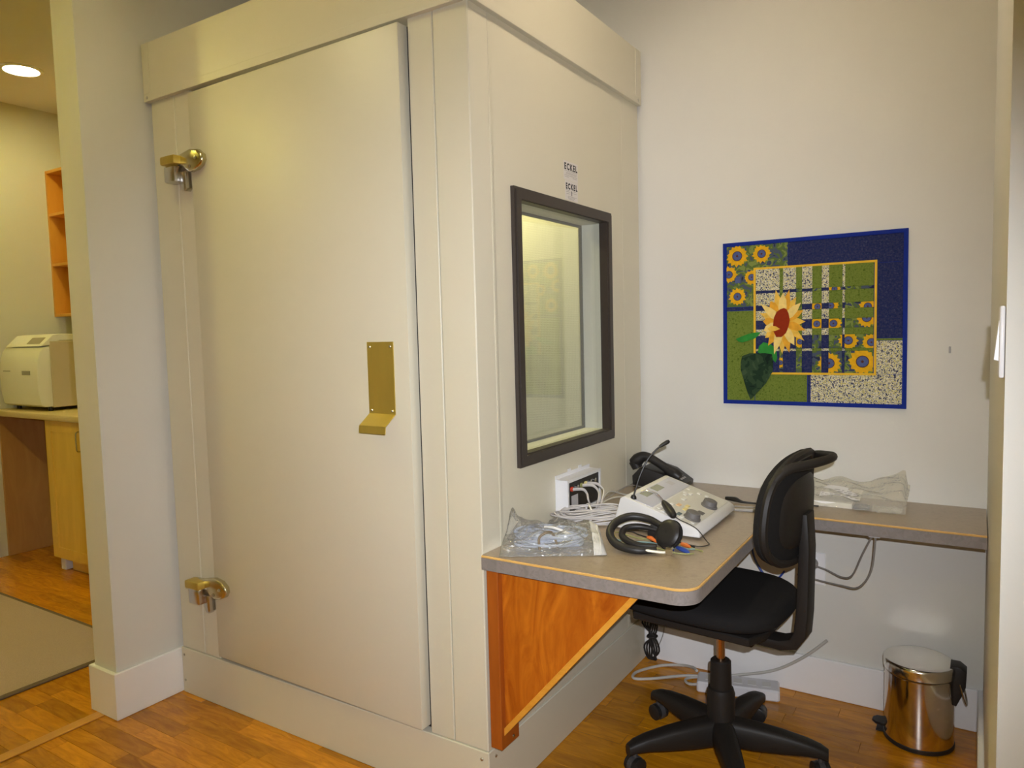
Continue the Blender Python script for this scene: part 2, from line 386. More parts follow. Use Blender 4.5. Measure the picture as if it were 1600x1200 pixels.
def project(p):
    d = Vector(p) - CAM; f = d.dot(FWD)
    if f < 0.1: return None
    return 800 + 1139.8 * d.dot(RIGHT) / f, 600 - 1139.8 * d.dot(UP) / f, f

# ================================================================== the setting
YB, XR, XL, YE = 1.155, 1.171, -4.09, -0.258      # back wall, alcove right wall, far left wall, ends of the partition walls
X2, Y2 = 3.2, -4.2
floor = struct('floor', B().box(XL - .1, X2 + .1, Y2 - .1, YB + .1, -0.06, -0.0035), M_SUBFLOOR, 'orange-brown wood strip laminate floor')
struct('ceiling', B().box(XL - .1, X2 + .1, Y2 - .1, YB + .1, CEIL, CEIL + .1), M_CEIL, 'white painted ceiling')
struct('wall_back', B().box(XL - .1, X2 + .1, YB, YB + .1, -0.06, CEIL), M_WALL, 'off-white painted wall behind the desk')
struct('wall_far_left', B().box(XL - .1, XL, Y2, YB, -0.06, CEIL), M_WALL, 'painted wall of the room on the left')
struct('wall_right', B().box(XR, X2, YE, YB, -0.06, CEIL), M_WALL, 'end of the painted wall at the right edge')
struct('wall_left', B().box(-1.585, -1.443, -0.246, YB, -0.06, CEIL), M_WALL, 'short grey painted partition wall beside the booth')
struct('wall_front', B().box(XL - .1, X2 + .1, Y2 - .1, Y2, -0.06, CEIL), M_WALL)
struct('wall_side', B().box(X2, X2 + .1, Y2, YE, -0.06, CEIL), M_WALL)
def base_mb(x0, x1, y0, y1, h): return B().box(x0, x1, y0, y1, 0, h, 0.003)
struct('baseboard_back', base_mb(-0.02, XR - .015, YB - .015, YB, .142), M_TRIM, 'white baseboard under the desk')
struct('baseboard_right', base_mb(XR - .015, XR, YE, YB, .142), M_TRIM, 'white baseboard of the right wall')
struct('baseboard_far_left', base_mb(XL, XL + .014, -1.6, 0.47, .15), M_TRIM, 'white baseboard in the room on the left')
b = B().prism([(-1.600, YB), (-1.600, -.261), (-1.429, -.261), (-1.429, YB), (-1.443, YB), (-1.443, -.246), (-1.585, -.246), (-1.585, YB)], 0, .172, 'XY', .003)
struct('baseboard_left', b, M_TRIM, 'white baseboard wrapped round the end of the partition wall')
b = B().box(-1.557, -1.510, Y2, -0.262, 0, .0055, 0.002)
struct('trim_1', b, M_STRIPW, 'flat wooden threshold strip across the floor')

# floor strips: one object each where they show largest, one joined field beyond
PW, cand, field = 0.0655, [], B()
meshes = {}
def plank_mesh(L):
    k = round(L, 2)
    if k not in meshes:
        bb = B().box(-k / 2 + .0004, k / 2 - .0004, -PW / 2 + .0004, PW / 2 - .0004, -0.0035, 0.0, 0.0005)
        me = bpy.data.meshes.new('plank'); bb.bm.to_mesh(me); bb.bm.free(); me.materials.append(M_FLOOR); meshes[k] = me
    return k, meshes[k]
rows = int((YB - Y2) / PW) + 1
for i in range(rows):
    yc = YB - PW * (i + .5)
    if yc - PW / 2 < Y2: break
    x = XL - random.random() * .3
    while x < X2:
        L = random.choice([.28, .34, .40, .46, .52]); xc = x + L / 2
        if xc > XL - .1:
            # what the room lets the camera see of it
            hid = (-1.42 < xc < -0.03 and yc > 0.02) or (-1.6 < xc < -1.43 and yc > -0.25) or xc > XR or (xc < -1.6 and yc > 1.0)
            pr = project((xc, yc, 0))
            vis = pr and not hid and -60 < pr[0] < 1640 and pr[1] < 1230
            cand.append((pr[2] if vis else 99, xc, yc, L))
        x += L
cand.sort(key=lambda t: t[0])
for n_, (d, xc, yc, L) in enumerate(cand):
    k, me = plank_mesh(L)
    if n_ < 300 and d < 90:
        o = bpy.data.objects.new('plank', me); C.objects.link(o); o.location = (xc, yc, 0); o.parent = floor
    else:
        bm = field.bm
        vs = [bm.verts.new((xc + sx * (k / 2 - .0004), yc + sy * (PW / 2 - .0004), 0)) for sx, sy in ((-1, -1), (1, -1), (1, 1), (-1, 1))]
        bm.faces.new(vs)
fo = obj('plank_field', field, M_FLOOR, floor, False); fo['kind'] = 'stuff'

# recessed ceiling cans
def can(x, y, watts, label, group=None, col=WARM):
    t = thing('ceiling_light', label, 'light', (x, y, CEIL - .001), 0, group)
    obj('trim_ring', B().lathe([(.085, 0), (.108, 0), (.108, -.004), (.104, -.008), (.088, -.010), (.085, -.006), (.085, 0)], (x, y, CEIL)), M_TRIM, t)
    obj('diffuser', B().lathe([(0, -.003), (.085, -.003)], (x, y, CEIL), 32), M_CANL, t)
    li = bpy.data.lights.new('can_light', 'AREA'); li.shape = 'DISK'; li.size = .16; li.energy = watts; li.color = col
    lo = bpy.data.objects.new('can_light', li); C.objects.link(lo); lo.parent = t; lo.location = (0, 0, -.013)
    return t
can(*CAN_LEFT, 'glowing round recessed light in the ceiling above the left counter')
for c_, l_ in zip(CANS, ('round recessed ceiling light in front of the booth door', 'round recessed ceiling light above the desk alcove', 'round recessed ceiling light behind the camera on the left', 'round recessed ceiling light behind the camera on the right', 'unseen recessed ceiling light added to brighten the rug and cabinet front')):
    can(*c_[:3], l_, col=c_[3] if len(c_) > 3 else WARM)

# ================================================================== sound booth
BX, BD, BT = -1.42, 1.132, 2.42           # left edge, depth, height
bo = thing('sound_booth', 'large cream steel sound-test booth with a heavy door and a dark framed window', 'booth', (-0.71, 0.56, 0))
def bp_(name, b, m=M_BOOTH, parent=None): return obj(name, b, m, parent or bo)
Z0, Z1 = 0.178, 2.222
# carcass (outer panels, about 10 cm thick, hollow inside)
bp_('plinth', B().box(BX - .004, .004, -.004, BD, 0, Z0, .002))
obj('interior_floor', B().box(BX + .1, -.1, .1, BD - .1, Z0, Z0 + .03), M_RUG, bo)
rf = bp_('cornice', B().frame(BX - .014, .014, -.014, BD, .05, 2.216, BT, 'XY').box(BX, 0, 0, BD - .01, 2.25, BT - .006))
obj('cornice_lip', B().box(BX - .016, .016, -.0165, -.013, 2.216, 2.242, .001).box(.013, .0165, -.0165, BD, 2.216, 2.242, .001), M_BOOTH, rf)
obj('cornice_end_flange', B().box(BX - .0155, BX + .025, -.0162, -.0135, 2.243, BT, .0006), M_BOOTH, rf); obj('cornice_end_flange', B().box(.0135, .0162, BD - .05, BD, 2.243, BT, .0006), M_BOOTH, rf)
def screw(p, nrm, par, r=.006, m=M_SCREW):
    ax = 'Y' if abs(nrm[1]) > .5 else 'X'
    s = -1 if (nrm[1] < 0 or nrm[0] < 0) else 1
    return obj('screw', B().lathe([(r, 0), (r, s * .001), (r * .6, s * .0028), (0, s * .003)], p, 12, ax), m, par)
screw((BX + .005, -.0165, 2.229), (0, -1), rf); screw((.0165, BD - .03, 2.229), (1, 0), rf)
# front: left strip, hinge stile, head, door opening, right jamb and corner panel
G = .0015
def fpanel(name, x0, x1, z0=Z0, z1=Z1): return bp_(name, B().box(x0 + G, x1 - G, 0, .1, z0 + G, z1, .002))
fpanel('front_edge_panel', BX, -1.28); fpanel('hinge_stile', -1.28, -1.19)
fpanel('lock_stile', -.205, -.117); fpanel('front_corner_panel', -.117, 0)
obj('panel_seam', B().box(BX + .01, -.01, .012, .09, Z0 + .01, Z1 - .02).box(-.09, -.012, .01, BD - .01, Z0 + .01, .9), M_GAP, bo)
# right side with the window hole
WY0, WY1, WZ0, WZ1 = .220, .818, .985, 1.735
bp_('side_corner_panel', B().box(-.1, 0, .1 + G, .1 + 2 * G, Z0 + G, Z1).box(-.004, 0, G, .09 - G, Z0 + G, Z1, .001))
b = B()
for y0, y1, z0, z1 in ((.09 + G, WY0, Z0 + G, Z1), (WY1, .975 - G, Z0 + G, Z1), (WY0, WY1, Z0 + G, WZ0), (WY0, WY1, WZ1, Z1)): b.box(-.1, 0, y0, y1, z0, z1)
bp_('side_panel', b)
bp_('side_edge_panel', B().box(-.1, -.0005, .975 + G, BD, Z0 + G, Z1, .001))
obj('back_panel', B().box(BX, -.1, BD - .1, BD, Z0, Z1), M_PERF, bo); obj('left_panel', B().box(BX, BX + .1, .1, BD - .1, Z0, Z1), M_PERF, bo)
# window
wf = obj('window_frame', B().frame(.188, .848, .951, 1.768, .033, 0, .012).frame(.196, .842, .959, 1.760, .026, .011, .016).frame(.214, .824, .977, 1.744, .012, -.02, .010), M_BRONZE, bo)
obj('window_reveal', B().frame(WY0 - .004, WY1 + .004, WZ0 - .004, WZ1 + .004, .008, -.098, -.02), M_PERF, wf)
obj('inner_sash', B().frame(WY0, WY1, WZ0, WZ1, .012, -.101, -.091), mat('grey_gasket', (.10, .10, .095), .5), wf)
obj('window_pane', B().box(-.018, -.014, WY0 - .002, WY1 + .002, WZ0 - .002, WZ1 + .002), M_GLASS, wf, False)
obj('window_pane', B().box(-.098, -.094, WY0, WY1, WZ0, WZ1), M_GLASS, wf, False)
# interior lamp
bl = obj('interior_lamp', B().lathe([(0, -.002), (.07, -.002), (.085, .012), (.085, .03), (0, .03)], (-.62, .72, 2.218)), M_BOOTHL, bo)
li = bpy.data.lights.new('booth_light', 'AREA'); li.shape = 'DISK'; li.size = .14; li.energy = 12; li.color = (1.0, .86, .38)
lo = bpy.data.objects.new('booth_light', li); C.objects.link(lo); lo.parent = bo; lo.location = (-.62 + .71, .72 - .56, 2.20)
# door: hung on the left, standing very slightly ajar
AJ = Matrix.Rotation(-.017, 3, 'Z'); PV = (-1.19, -.008, 0)
door = bp_('door', B().box(-1.187, -.216, -.010, .085, Z0 + .016, Z1 - .018, .0025, 2, rot=AJ, piv=PV))
def dpt(x, y, z): return AJ @ (Vector((x, y, z)) - Vector(PV)) + Vector(PV)
DF = -.010
pts = [(0, .0), (0, -.210), (-.044, -.242), (-.046, -.262)]     # pull handle profile (out, down)
def sheet(pts, th):
    o1 = [(DF - .001 + p[0], p[1]) for p in pts]
    out = []
    for k, p in enumerate(o1):
        a = Vector(o1[max(k - 1, 0)]); c = Vector(o1[min(k + 1, len(o1) - 1)]); d = (c - a).normalized(); nn = Vector((d.y, -d.x))
        out.append((p[0] + nn.x * th, p[1] + nn.y * th))
    return o1 + out[::-1]
hb = B().prism(sheet(pts, .003), -.374, -.272, 'YZ'); 
for v in hb.bm.verts: v.co.z += 1.332; v.co = AJ @ (v.co - Vector(PV)) + Vector(PV)
ph = obj('pull_handle', hb, M_BRASS, door)
for sx, sz in ((-.363, 1.318), (-.283, 1.318), (-.363, 1.132), (-.283, 1.132)):
    p = dpt(sx, DF - .004, sz); screw(p, (0, -1), door, .0042, M_SCREW)
# cam-lift hinges
def hinge(zc):
    h = obj('hinge', B().prism([(-1.287, zc - .005), (-1.287, zc + .022), (-1.235, zc + .026), (-1.20, zc + .034), (-1.165, zc + .040), (-1.125, zc + .034), (-1.099, zc + .016), (-1.095, zc - .004), (-1.108, zc - .022), (-1.135, zc - .034), (-1.165, zc - .038), (-1.188, zc - .030), (-1.205, zc - .016), (-1.225, zc - .008)], -.034, -.008, 'XZ', .009, 3), M_NICKEL, bo)
    obj('hinge_arm', B().box(-1.292, -1.212, -.062, -.016, zc - .006, zc + .024, .006, 2), M_BRASS, h)
    obj('hinge_knuckle', B().box(-1.288, -1.226, -.052, -.002, zc - .066, zc - .008, .007, 2), M_STEEL, h)
    obj('hinge_pin', B().prism([(-1.226, zc - .03), (-1.198, zc - .03), (-1.196, zc - .088), (-1.206, zc - .098), (-1.220, zc - .094), (-1.228, zc - .07)], -.030, -.002, 'XZ', .004, 2), M_STEEL, h)
    for q in ((-1.128, -.035, zc + .004), (-1.165, -.035, zc - .02)): obj('screw', B().lathe([(.006, 0), (.005, -.003), (0, -.004)], q, 12, 'Y'), M_SCREW, h)
hinge(1.968); hinge(.455)
for p, n_ in (((BX + .012, -.0045, .15), (0, -1)), ((BX + .012, -.0045, .05), (0, -1)), ((-.02, -.0045, .155), (0, -1)), ((.0045, .03, .155), (1, 0))): screw(p, n_, bo, .005)
# maker's stickers with the name in heavy letters
def sticker(y0, y1, z0, z1, lines, emblem):
    s = obj('sticker', B().box(.0004, .0009, y0, y1, z0, z1), M_STICK, bo, False)
    me = text_mesh('ECKEL', .0285 * (y1 - y0) / .098, .00125)
    bb = B(); bb.bm.from_mesh(me)
    sc = (y1 - y0) * .92 / (max(v.co.x for v in bb.bm.verts) - min(v.co.x for v in bb.bm.verts))
    for v in bb.bm.verts: v.co = Vector((.0013, (y0 + y1) / 2 + v.co.x * sc, z1 - .027 + v.co.y * 1.0))
    obj('lettering', bb, M_INK, s, False)
    lb = B()
    for k, (u0, u1, dz) in enumerate(lines): lb.box(.0009, .0012, y0 + (y1 - y0) * u0, y0 + (y1 - y0) * u1, z1 - dz - .0012, z1 - dz)
    if emblem:
        ym = (y0 + y1) / 2; lb.lathe([(.0055, 0), (.0055, .0003), (0, .0003)], (.0009, ym, z1 - .037), 12, 'X').box(.0009, .0012, ym - .004, ym + .004, z1 - .047, z1 - .041)
    obj('small_print', lb, M_INKG, s, False)
sticker(.512, .610, 1.840, 1.900, [(.05, .95, .031), (.15, .93, .036), (.15, .9, .040), (.05, .95, .045), (.05, .35, .050), (.62, .93, .050)], False)
sticker(.520, .608, 1.776, 1.8385, [(.05, .35, .031), (.62, .92, .031), (.05, .35, .036), (.65, .92, .037), (.08, .34, .042), (.2, .9, .050), (.2, .75, .054), (.22, .7, .058)], True)
# jack box on the booth wall
jb = thing('jack_panel_box', 'white steel connector box with black jack panel on the booth wall', 'connector box', (.02, .535, .757))
JY0, JY1, JZ0, JZ1, JX = .413, .655, .757, .874, .046
obj('box_shell', B().frame(JY0, JY1, JZ0, JZ1, .003, .0006, JX - .003).frame(JY0, JY1, JZ0, JZ1, .009, JX - .003, JX), M_JBOX, jb)
obj('mounting_flange', B().box(.0006, .003, JY0, JY1, JZ1, JZ1 + .012).box(.0006, .003, JY0 + .085, JY0 + .105, JZ1 + .012, JZ1 + .02).box(.0006, .003, JY1 - .08, JY1 - .06, JZ1 + .012, JZ1 + .02), M_JBOX, jb)
fp_ = obj('jack_panel', B().box(JX - .006, JX - .0035, JY0 + .011, JY1 - .011, JZ0 + .011, JZ1 - .011), M_BLACK, jb)
obj('info_label', B().box(JX - .0035, JX - .003, JY0 + .03, JY0 + .075, JZ0 + .018, JZ0 + .062), mat('silver_label', (.45, .44, .46), .5), jb)
JACKS = [(JY0 + .030, M_RED), (JY0 + .066, M_STEEL), (JY0 + .098, M_GREENC), (JY0 + .128, M_YEL), (JY0 + .162, M_STEEL), (JY0 + .196, M_STEEL)]
for y, m in JACKS: obj('jack_socket', B().lathe([(.008, 0), (.008, .006), (.004, .008), (0, .008)], (JX - .0035, y, JZ1 - .032), 14, 'X'), m, jb)

# ================================================================== desk
DT, DTH = .745, .04
def rrect_desk(off=0.0):
    # L-shaped top: a peninsula along the booth and a shelf along the back wall
    r = .055 + off; x1 = .595 + off; y0 = -.01 - off; yi = .805 - off
    pts = [(.0015, y0)]
    for k in range(9):
        a = -math.pi / 2 + k / 8 * math.pi / 2; pts.append((x1 - r + r * math.cos(a), y0 + r + r * math.sin(a)))
    ri = .06
    for k in range(7):
        a = math.pi - k / 6 * math.pi / 2; pts.append((x1 + ri + ri * math.cos(a), yi - ri + ri * math.sin(a)))
    pts += [(XR - .002, yi), (XR - .002, YB - .002), (.0015, YB - .002)]
    return pts
dk = thing('corner_desk', 'L-shaped grey laminate corner desk with an oak line along its edge', 'desk', (.35, .6, .70))
obj('desk_top', B().prism(rrect_desk(-.004), DT - .006, DT, 'XY'), M_LAM, dk)
obj('edge_inlay', B().prism(rrect_desk(-.0005), DT - .0072, DT - .0012, 'XY', .0012), M_INLAY, dk)
obj('edge_band', B().prism(rrect_desk(0.0), DT - DTH, DT - .007, 'XY'), M_LAME, dk)
# triangular wooden bracket under the peninsula
br = thing('desk_bracket', 'triangular orange-stained wooden bracket under the near edge of the desk', 'bracket', (.02, .03, .19))
obj('bracket_post', B().prism([(.005, .192), (.042, .192), (.042, DT - DTH - .001), (.005, DT - DTH - .001)], .006, .098, 'XZ', .002), M_POST, br)
obj('bracket_panel', B().prism([(.042, DT - DTH - .001), (.445, DT - DTH - .001), (.445, .692), (.042, .228)], .028, .046, 'XZ'), [M_PLY], br)
nx, nz = .755, -.656   # edging along the sloping side
a0, a1 = Vector((.042, .228)), Vector((.445, .692)); nn = Vector((nx, nz)) * -.015
obj('bracket_edging', B().prism([tuple(a0), tuple(a1), tuple(a1 + nn), tuple(a0 + nn)],  .020, .0475, 'XZ', .001), M_PLYEDGE, br)
screw((.0425, .065, .207), (1, 0), br, .005)

# ================================================================== office chair (local: back to +X, built at origin)
ch = thing('office_chair', 'black task chair with a rounded mesh back pushed under the desk', 'chair', (.480, .583, 0), R(-5.4), local=True)
def cobj(name, b, m, par=None, ang=40): return obj(name, b, m, par or ch, True, ang)
base = cobj('base_hub', B().lathe([(0, .055), (.036, .055), (.040, .07), (.040, .125), (.034, .14), (0, .14)], (0, 0, 0), 24), M_CHAIRB)
for k in range(5):
    a = R(9 + 5.4 + 72 * k); ca, sa = math.cos(a), math.sin(a)
    lb = B(); secs = []
    prof = [(.02, .052, .140, .036), (.10, .054, .136, .034), (.18, .060, .127, .030), (.25, .068, .114, .026), (.287, .068, .103, .023), (.309, .058, .092, .016)]
    for r_, zb, zt, hw in prof:
        ring = []
        for q in range(14):
            th = 2 * math.pi * q / 14; cx = abs(math.cos(th)) ** .6 * math.copysign(1, math.cos(th)); cz = abs(math.sin(th)) ** .6 * math.copysign(1, math.sin(th))
            lx, ly, lz = r_, hw * cx, (zb + zt) / 2 + (zt - zb) / 2 * cz
            ring.append(lb.bm.verts.new((lx * ca - ly * sa, lx * sa + ly * ca, lz)))
        secs.append(ring)
    for p, q in zip(secs, secs[1:]):
        for i in range(14): lb.bm.faces.new((p[i], p[(i + 1) % 14], q[(i + 1) % 14], q[i]))
    lb.bm.faces.new(secs[0][::-1]); lb.bm.faces.new(secs[-1])
    leg = cobj('base_leg', lb, M_CHAIRB)
    # caster: hood and two wheels
    cr_, zc = .287, .0265; ct = R([40, 100, 70, 160, 20][k])
    cb = B(); dx, dy = math.cos(ct), math.sin(ct); px, py = cr_ * ca, cr_ * sa
    for sgn in (-1, 1):
        o_ = Vector((px + dx * .010 * sgn, py + dy * .010 * sgn, zc)); e_ = Vector((px + dx * .024 * sgn, py + dy * .024 * sgn, zc))
        cb.tube([o_, o_ * .15 + e_ * .85, e_], [.0262, .0262, .0225], 20, 0)
    cas = cobj('caster', cb, M_BLACK, leg)
    hd = B()
    hd.tube([(px - dx * .0085, py - dy * .0085, zc), (px + dx * .0085, py + dy * .0085, zc)], [.0275, .0275], 20, 0).cyl((px, py, zc + .02), (px, py, .085), .008)
    cobj('caster_hood', hd, M_RUBBER, leg)
col = cobj('gas_lift', B().lathe([(.042, .055), (.043, .215), (.038, .232), (.033, .235), (.031, .318), (.027, .322), (0, .322)], (0, 0, 0), 28), M_CHAIRB)
cobj('gas_rod', B().lathe([(.0135, .31), (.0135, .43), (0, .43)], (0, 0, 0), 20), M_COPPER, col)
cobj('seat_plate', B().box(-.09, .12, -.055, .055, .405, .462, .006).prism([(-.21, -.17), (.15, -.17), (.175, -.1), (.175, .1), (.15, .17), (-.21, .17), (-.24, .12), (-.24, -.12)], .458, .482, 'XY', .004), M_CHAIRB)
def seatw(a, b_, h):
    dip = -.020 * max(0, (-a - .10) / .15) ** 2            # waterfall front
    return Vector((a - .035, b_, .512 + h + dip + .008 * (b_ / .22) ** 2))
cobj('seat', B().pad(.245, .230, .048, .030, 3.4, 9, 48, seatw, .35), M_FABRIC)
def outline(path, t):
    L, Rr = [], []
    for k, p in enumerate(path):
        a = Vector(path[max(k - 1, 0)]); c = Vector(path[min(k + 1, len(path) - 1)]); d = (c - a).normalized(); nn = Vector((-d.y, d.x)) * (t[k] / 2)
        L.append((p[0] + nn.x, p[1] + nn.y)); Rr.append((p[0] - nn.x, p[1] - nn.y))
    return L + Rr[::-1]
path = [(.06, .428), (.13, .424), (.19, .424), (.228, .436), (.246, .466), (.252, .53), (.255, .62), (.258, .72), (.256, .82)]
cobj('back_bar', B().prism(outline(path, [.024, .026, .030, .034, .036, .034, .032, .030, .022]), -.036, .036, 'XZ', .006, 2), M_CHAIRB)
def backw(a, b_, h):        # a lateral, b vertical, h towards the rear
    z = .835 + b_; x = .232 - .85 * a * a + .06 * b_ + h
    return Vector((x, a * (1.0 - .12 * (b_ / .16)), z))
bk = cobj('backrest', B().pad(.215, .160, .016, .040, 2.6, 8, 48, backw, .4), M_FABRIC)
# raised rim of the rear shell
rim = []
for k in range(40):
    th = 2 * math.pi * k / 40; c_, s_ = math.cos(th), math.sin(th); e = (abs(c_) ** 2.6 + abs(s_) ** 2.6) ** (-1 / 2.6)
    rim.append(backw(.205 * e * c_, .151 * e * s_, .008))
cobj('shell_rim', B().tube(rim, .0125, 8, 2, closed=True), M_CHAIRB, bk)
cobj('shell_plate', B().pad(.150, .105, .014, .002, 2.8, 5, 36, lambda a, b_, h: backw(a, b_ - .01, h + .012)), M_CHAIRB, bk)
# grab handle looping out behind the top edge
cobj('grab_handle', B().tube([backw(-.185, .085, .004), backw(-.15, .125, .020), Vector((.285, -.085, .972)), Vector((.318, -.03, .980)), Vector((.318, .03, .980)), Vector((.285, .085, .972)), backw(.15, .125, .020), backw(.185, .085, .004)], [.012, .014, .013, .012, .012, .013, .014, .012], 10, 6), M_CHAIRB, bk)

# ================================================================== pedal bin
BXc, BYc, BR = .996, 1.006, .100
bi = thing('pedal_bin', 'polished stainless steel pedal bin standing against the back wall', 'bin', (BXc, BYc, 0))
obj('body', B().lathe([(0, .012), (BR - .001, .012), (BR, .02), (BR, .228), (BR - .004, .232), (0, .232)], (BXc, BYc, 0), 64), M_BIN, bi)
obj('base_ring', B().lathe([(0, 0), (BR - .003, 0), (BR + .002, .004), (BR + .002, .014), (BR - .002, .018), (0, .018)], (BXc, BYc, 0), 64), M_BLACK, bi)
obj('lid_gap', B().lathe([(0, .228), (BR - .003, .228), (BR - .003, .240), (0, .240)], (BXc, BYc, 0), 48), M_BLACK, bi)
lid = obj('lid', B().lathe([(BR + .003, .236), (BR + .004, .262), (BR + .002, .268), (BR - .003, .2705), (BR - .014, .2714), (BR * .5, .2717), (0, .2718)], (BXc, BYc, 0), 64), M_LID, bi, True, 60)
hx = BXc + BR
obj('hinge_housing', B().prism([(hx - .014, .150), (hx + .004, .150), (hx + .018, .185), (hx + .028, .215), (hx + .030, .262), (hx + .012, .276), (hx - .014, .276)], BYc - .03, BYc + .03, 'XZ', .004, 2), M_BLACK, bi)
obj('carry_handle', B().tube([(hx + .012, BYc - .034, .225), (hx + .022, BYc - .038, .19), (hx + .030, BYc - .022, .160), (hx + .032, BYc, .152), (hx + .030, BYc + .022, .160), (hx + .022, BYc + .038, .19), (hx + .012, BYc + .034, .225)], .0022, 8, 5), M_STEEL, bi)
px0 = BXc - BR
obj('pedal', B().prism([(px0 + .01, BYc - .030), (px0 + .01, BYc + .030), (px0 - .024, BYc + .024), (px0 - .034, BYc + .010), (px0 - .034, BYc - .010), (px0 - .024, BYc - .024)], .030, .038, 'XY', .002).box(px0 - .022, px0 + .01, BYc - .022, BYc + .022, .006, .013, .002), M_BLACK, bi)

# ================================================================== audiometer
au = thing('audiometer', 'white sloping desktop audiometer with two grey dials and olive displays', 'audiometer', (.34, .575, DT))
AY0, AY1 = .395, .755
top = lambda x: .848 - .3244 * (x - .25)
prof = [(.212, DT + .006), (.208, DT + .012), (.233, .842), (.243, .848), (.25, .848)] + [(x, top(x)) for x in (.30, .36, .42, .462)] + [(.474, top(.474) - .004), (.479, DT + .012), (.476, DT + .006)]
obj('shell', B().prism(prof, AY0, AY1, 'XZ', .004, 2), M_AUD, au)
for x in (.235, .455):
    for y in (AY0 + .03, AY1 - .03): obj('foot', B().lathe([(.010, 0), (.010, .008), (0, .008)], (x, y, DT), 14), M_BLACK, au)
tilt = Matrix.Rotation(math.atan(.3244), 3, 'Y')
def onface(name, x0, x1, y0, y1, h, m, bev=0.0, lift=0.0, par=None):
    xc, yc = (x0 + x1) / 2, (y0 + y1) / 2
    bb = B().box(x0 - xc, x1 - xc, y0 - yc, y1 - yc, 0, h, bev)
    for v in bb.bm.verts: v.co = tilt @ v.co + Vector((xc, yc, top(xc) + lift - .0002))
    return obj(name, bb, m, par or au)
onface('upper_panel', .258, .332, AY0 + .012, AY1 - .012, .0012, M_AUDBLUE)
onface('lower_panel', .334, .462, AY0 + .012, AY1 - .012, .0012, M_AUDTOP)
onface('display', .263, .290, .470, .532, .002, M_LCD); onface('display', .263, .290, .556, .618, .002, M_LCD)
onface('info_print', .272, .296, .668, .705, .0016, mat('grey_print', (.47, .47, .53), .6))
for yk in (.458, .621):
    kx = .434; bb = B().lathe([(.0255, 0), (.0255, .004), (.0225, .006), (.0205, .020), (.018, .0215), (0, .0215)], (0, 0, 0), 28)
    for v in bb.bm.verts: v.co = tilt @ v.co + Vector((kx, yk, top(kx) + .001))
    obj('dial_knob', bb, M_KNOB, au)
onface('key', .425, .446, .518, .546, .003, M_KNOB, .0008)
KEYS = [(.352, .640, M_KEYW, .024), (.360, .662, M_KEYW, .02), (.364, .590, M_KEYW, .022), (.345, .655, M_KEYW, .012), (.342, .700, M_KEYW, .012), (.372, .520, M_ORG, .024), (.396, .508, M_YEL, .026), (.392, .540, M_YEL, .022), (.398, .448, M_TEAL, .024),
        (.362, .420, M_KEYW, .024), (.346, .425, M_KEYW, .016), (.346, .450, M_KEYW, .016), (.352, .480, M_KEYW, .014), (.382, .415, M_KEYW, .02), (.412, .412, M_KEYW, .016), (.412, .435, M_KEYW, .016), (.356, .505, M_KEYW, .014), (.376, .700, M_KEYW, .014), (.400, .706, M_KEYW, .014), (.448, .425, M_AUD, .012)]
for x, y, m, wy in KEYS: onface('key', x - .006, x + .006, y - wy / 2, y + wy / 2, .0032, m, .0008)
# gooseneck microphone plugged into the top panel
gm = obj('gooseneck_microphone', B().lathe([(.009, -.002), (.009, .004), (.006, .010), (0, .010)], (.270, .412, .842), 16).tube([(.270, .412, .848), (.276, .417, .872), (.286, .426, .91), (.303, .441, .955), (.323, .458, .984), (.335, .468, .996)], .0028, 8, 6), M_BLACK, au)
obj('microphone_capsule', B().tube([(.333, .466, .9945), (.340, .472, 1.000), (.352, .481, 1.008), (.357, .485, 1.011)], [.004, .0058, .0066, .004], 12, 3), M_BLACK, gm)

# ================================================================== telephone
tp = thing('desk_telephone', 'black desk telephone with handset in the corner by the booth', 'telephone', (.12, 1.06, DT))
obj('base', B().prism([(.030, DT + .002), (.212, DT + .002), (.214, DT + .018), (.150, DT + .060), (.085, DT + .078), (.058, DT + .076), (.028, DT + .045)], .965, 1.135, 'XZ', .005, 2), M_BLACK, tp)
def hs(t): return Vector((.022 + .185 * t, .995, DT + .088 + .038 * math.sin(min(1, t * 2.6) * math.pi / 2) - .105 * max(0, t - .22) ** 1.15))
obj('handset', B().tube([hs(k / 10) for k in range(11)], [.021, .025, .020, .017, .016, .016, .016, .017, .020, .024, .020], 12, 3), M_BLACK, tp)
obj('earpiece', B().tube([(.028, .995, DT + .098), (.040, .995, DT + .070)], [.024, .020], 14, 0), M_BLACK, tp)
sl = math.atan2(.042, .064)
for i in range(4):
    for j in range(3):
        x = .158 + i * .0125; z = DT + .018 + (.214 - x) * .656 + .0015
        bb = B().box(-.0042, .0042, -.0055, .0055, 0, .003, .0008)
        for v in bb.bm.verts: v.co = Matrix.Rotation(sl, 3, 'Y') @ v.co + Vector((x, 1.045 + j * .019, z - .001))
        obj('key', bb, M_GREYP, tp)
bb = B().box(-.006, .006, -.028, .028, 0, .0015)
for v in bb.bm.verts: v.co = Matrix.Rotation(sl, 3, 'Y') @ v.co + Vector((.138, 1.064, DT + .018 + (.214 - .138) * .62 + .0035))
obj('name_card', bb, M_PAPER, tp)

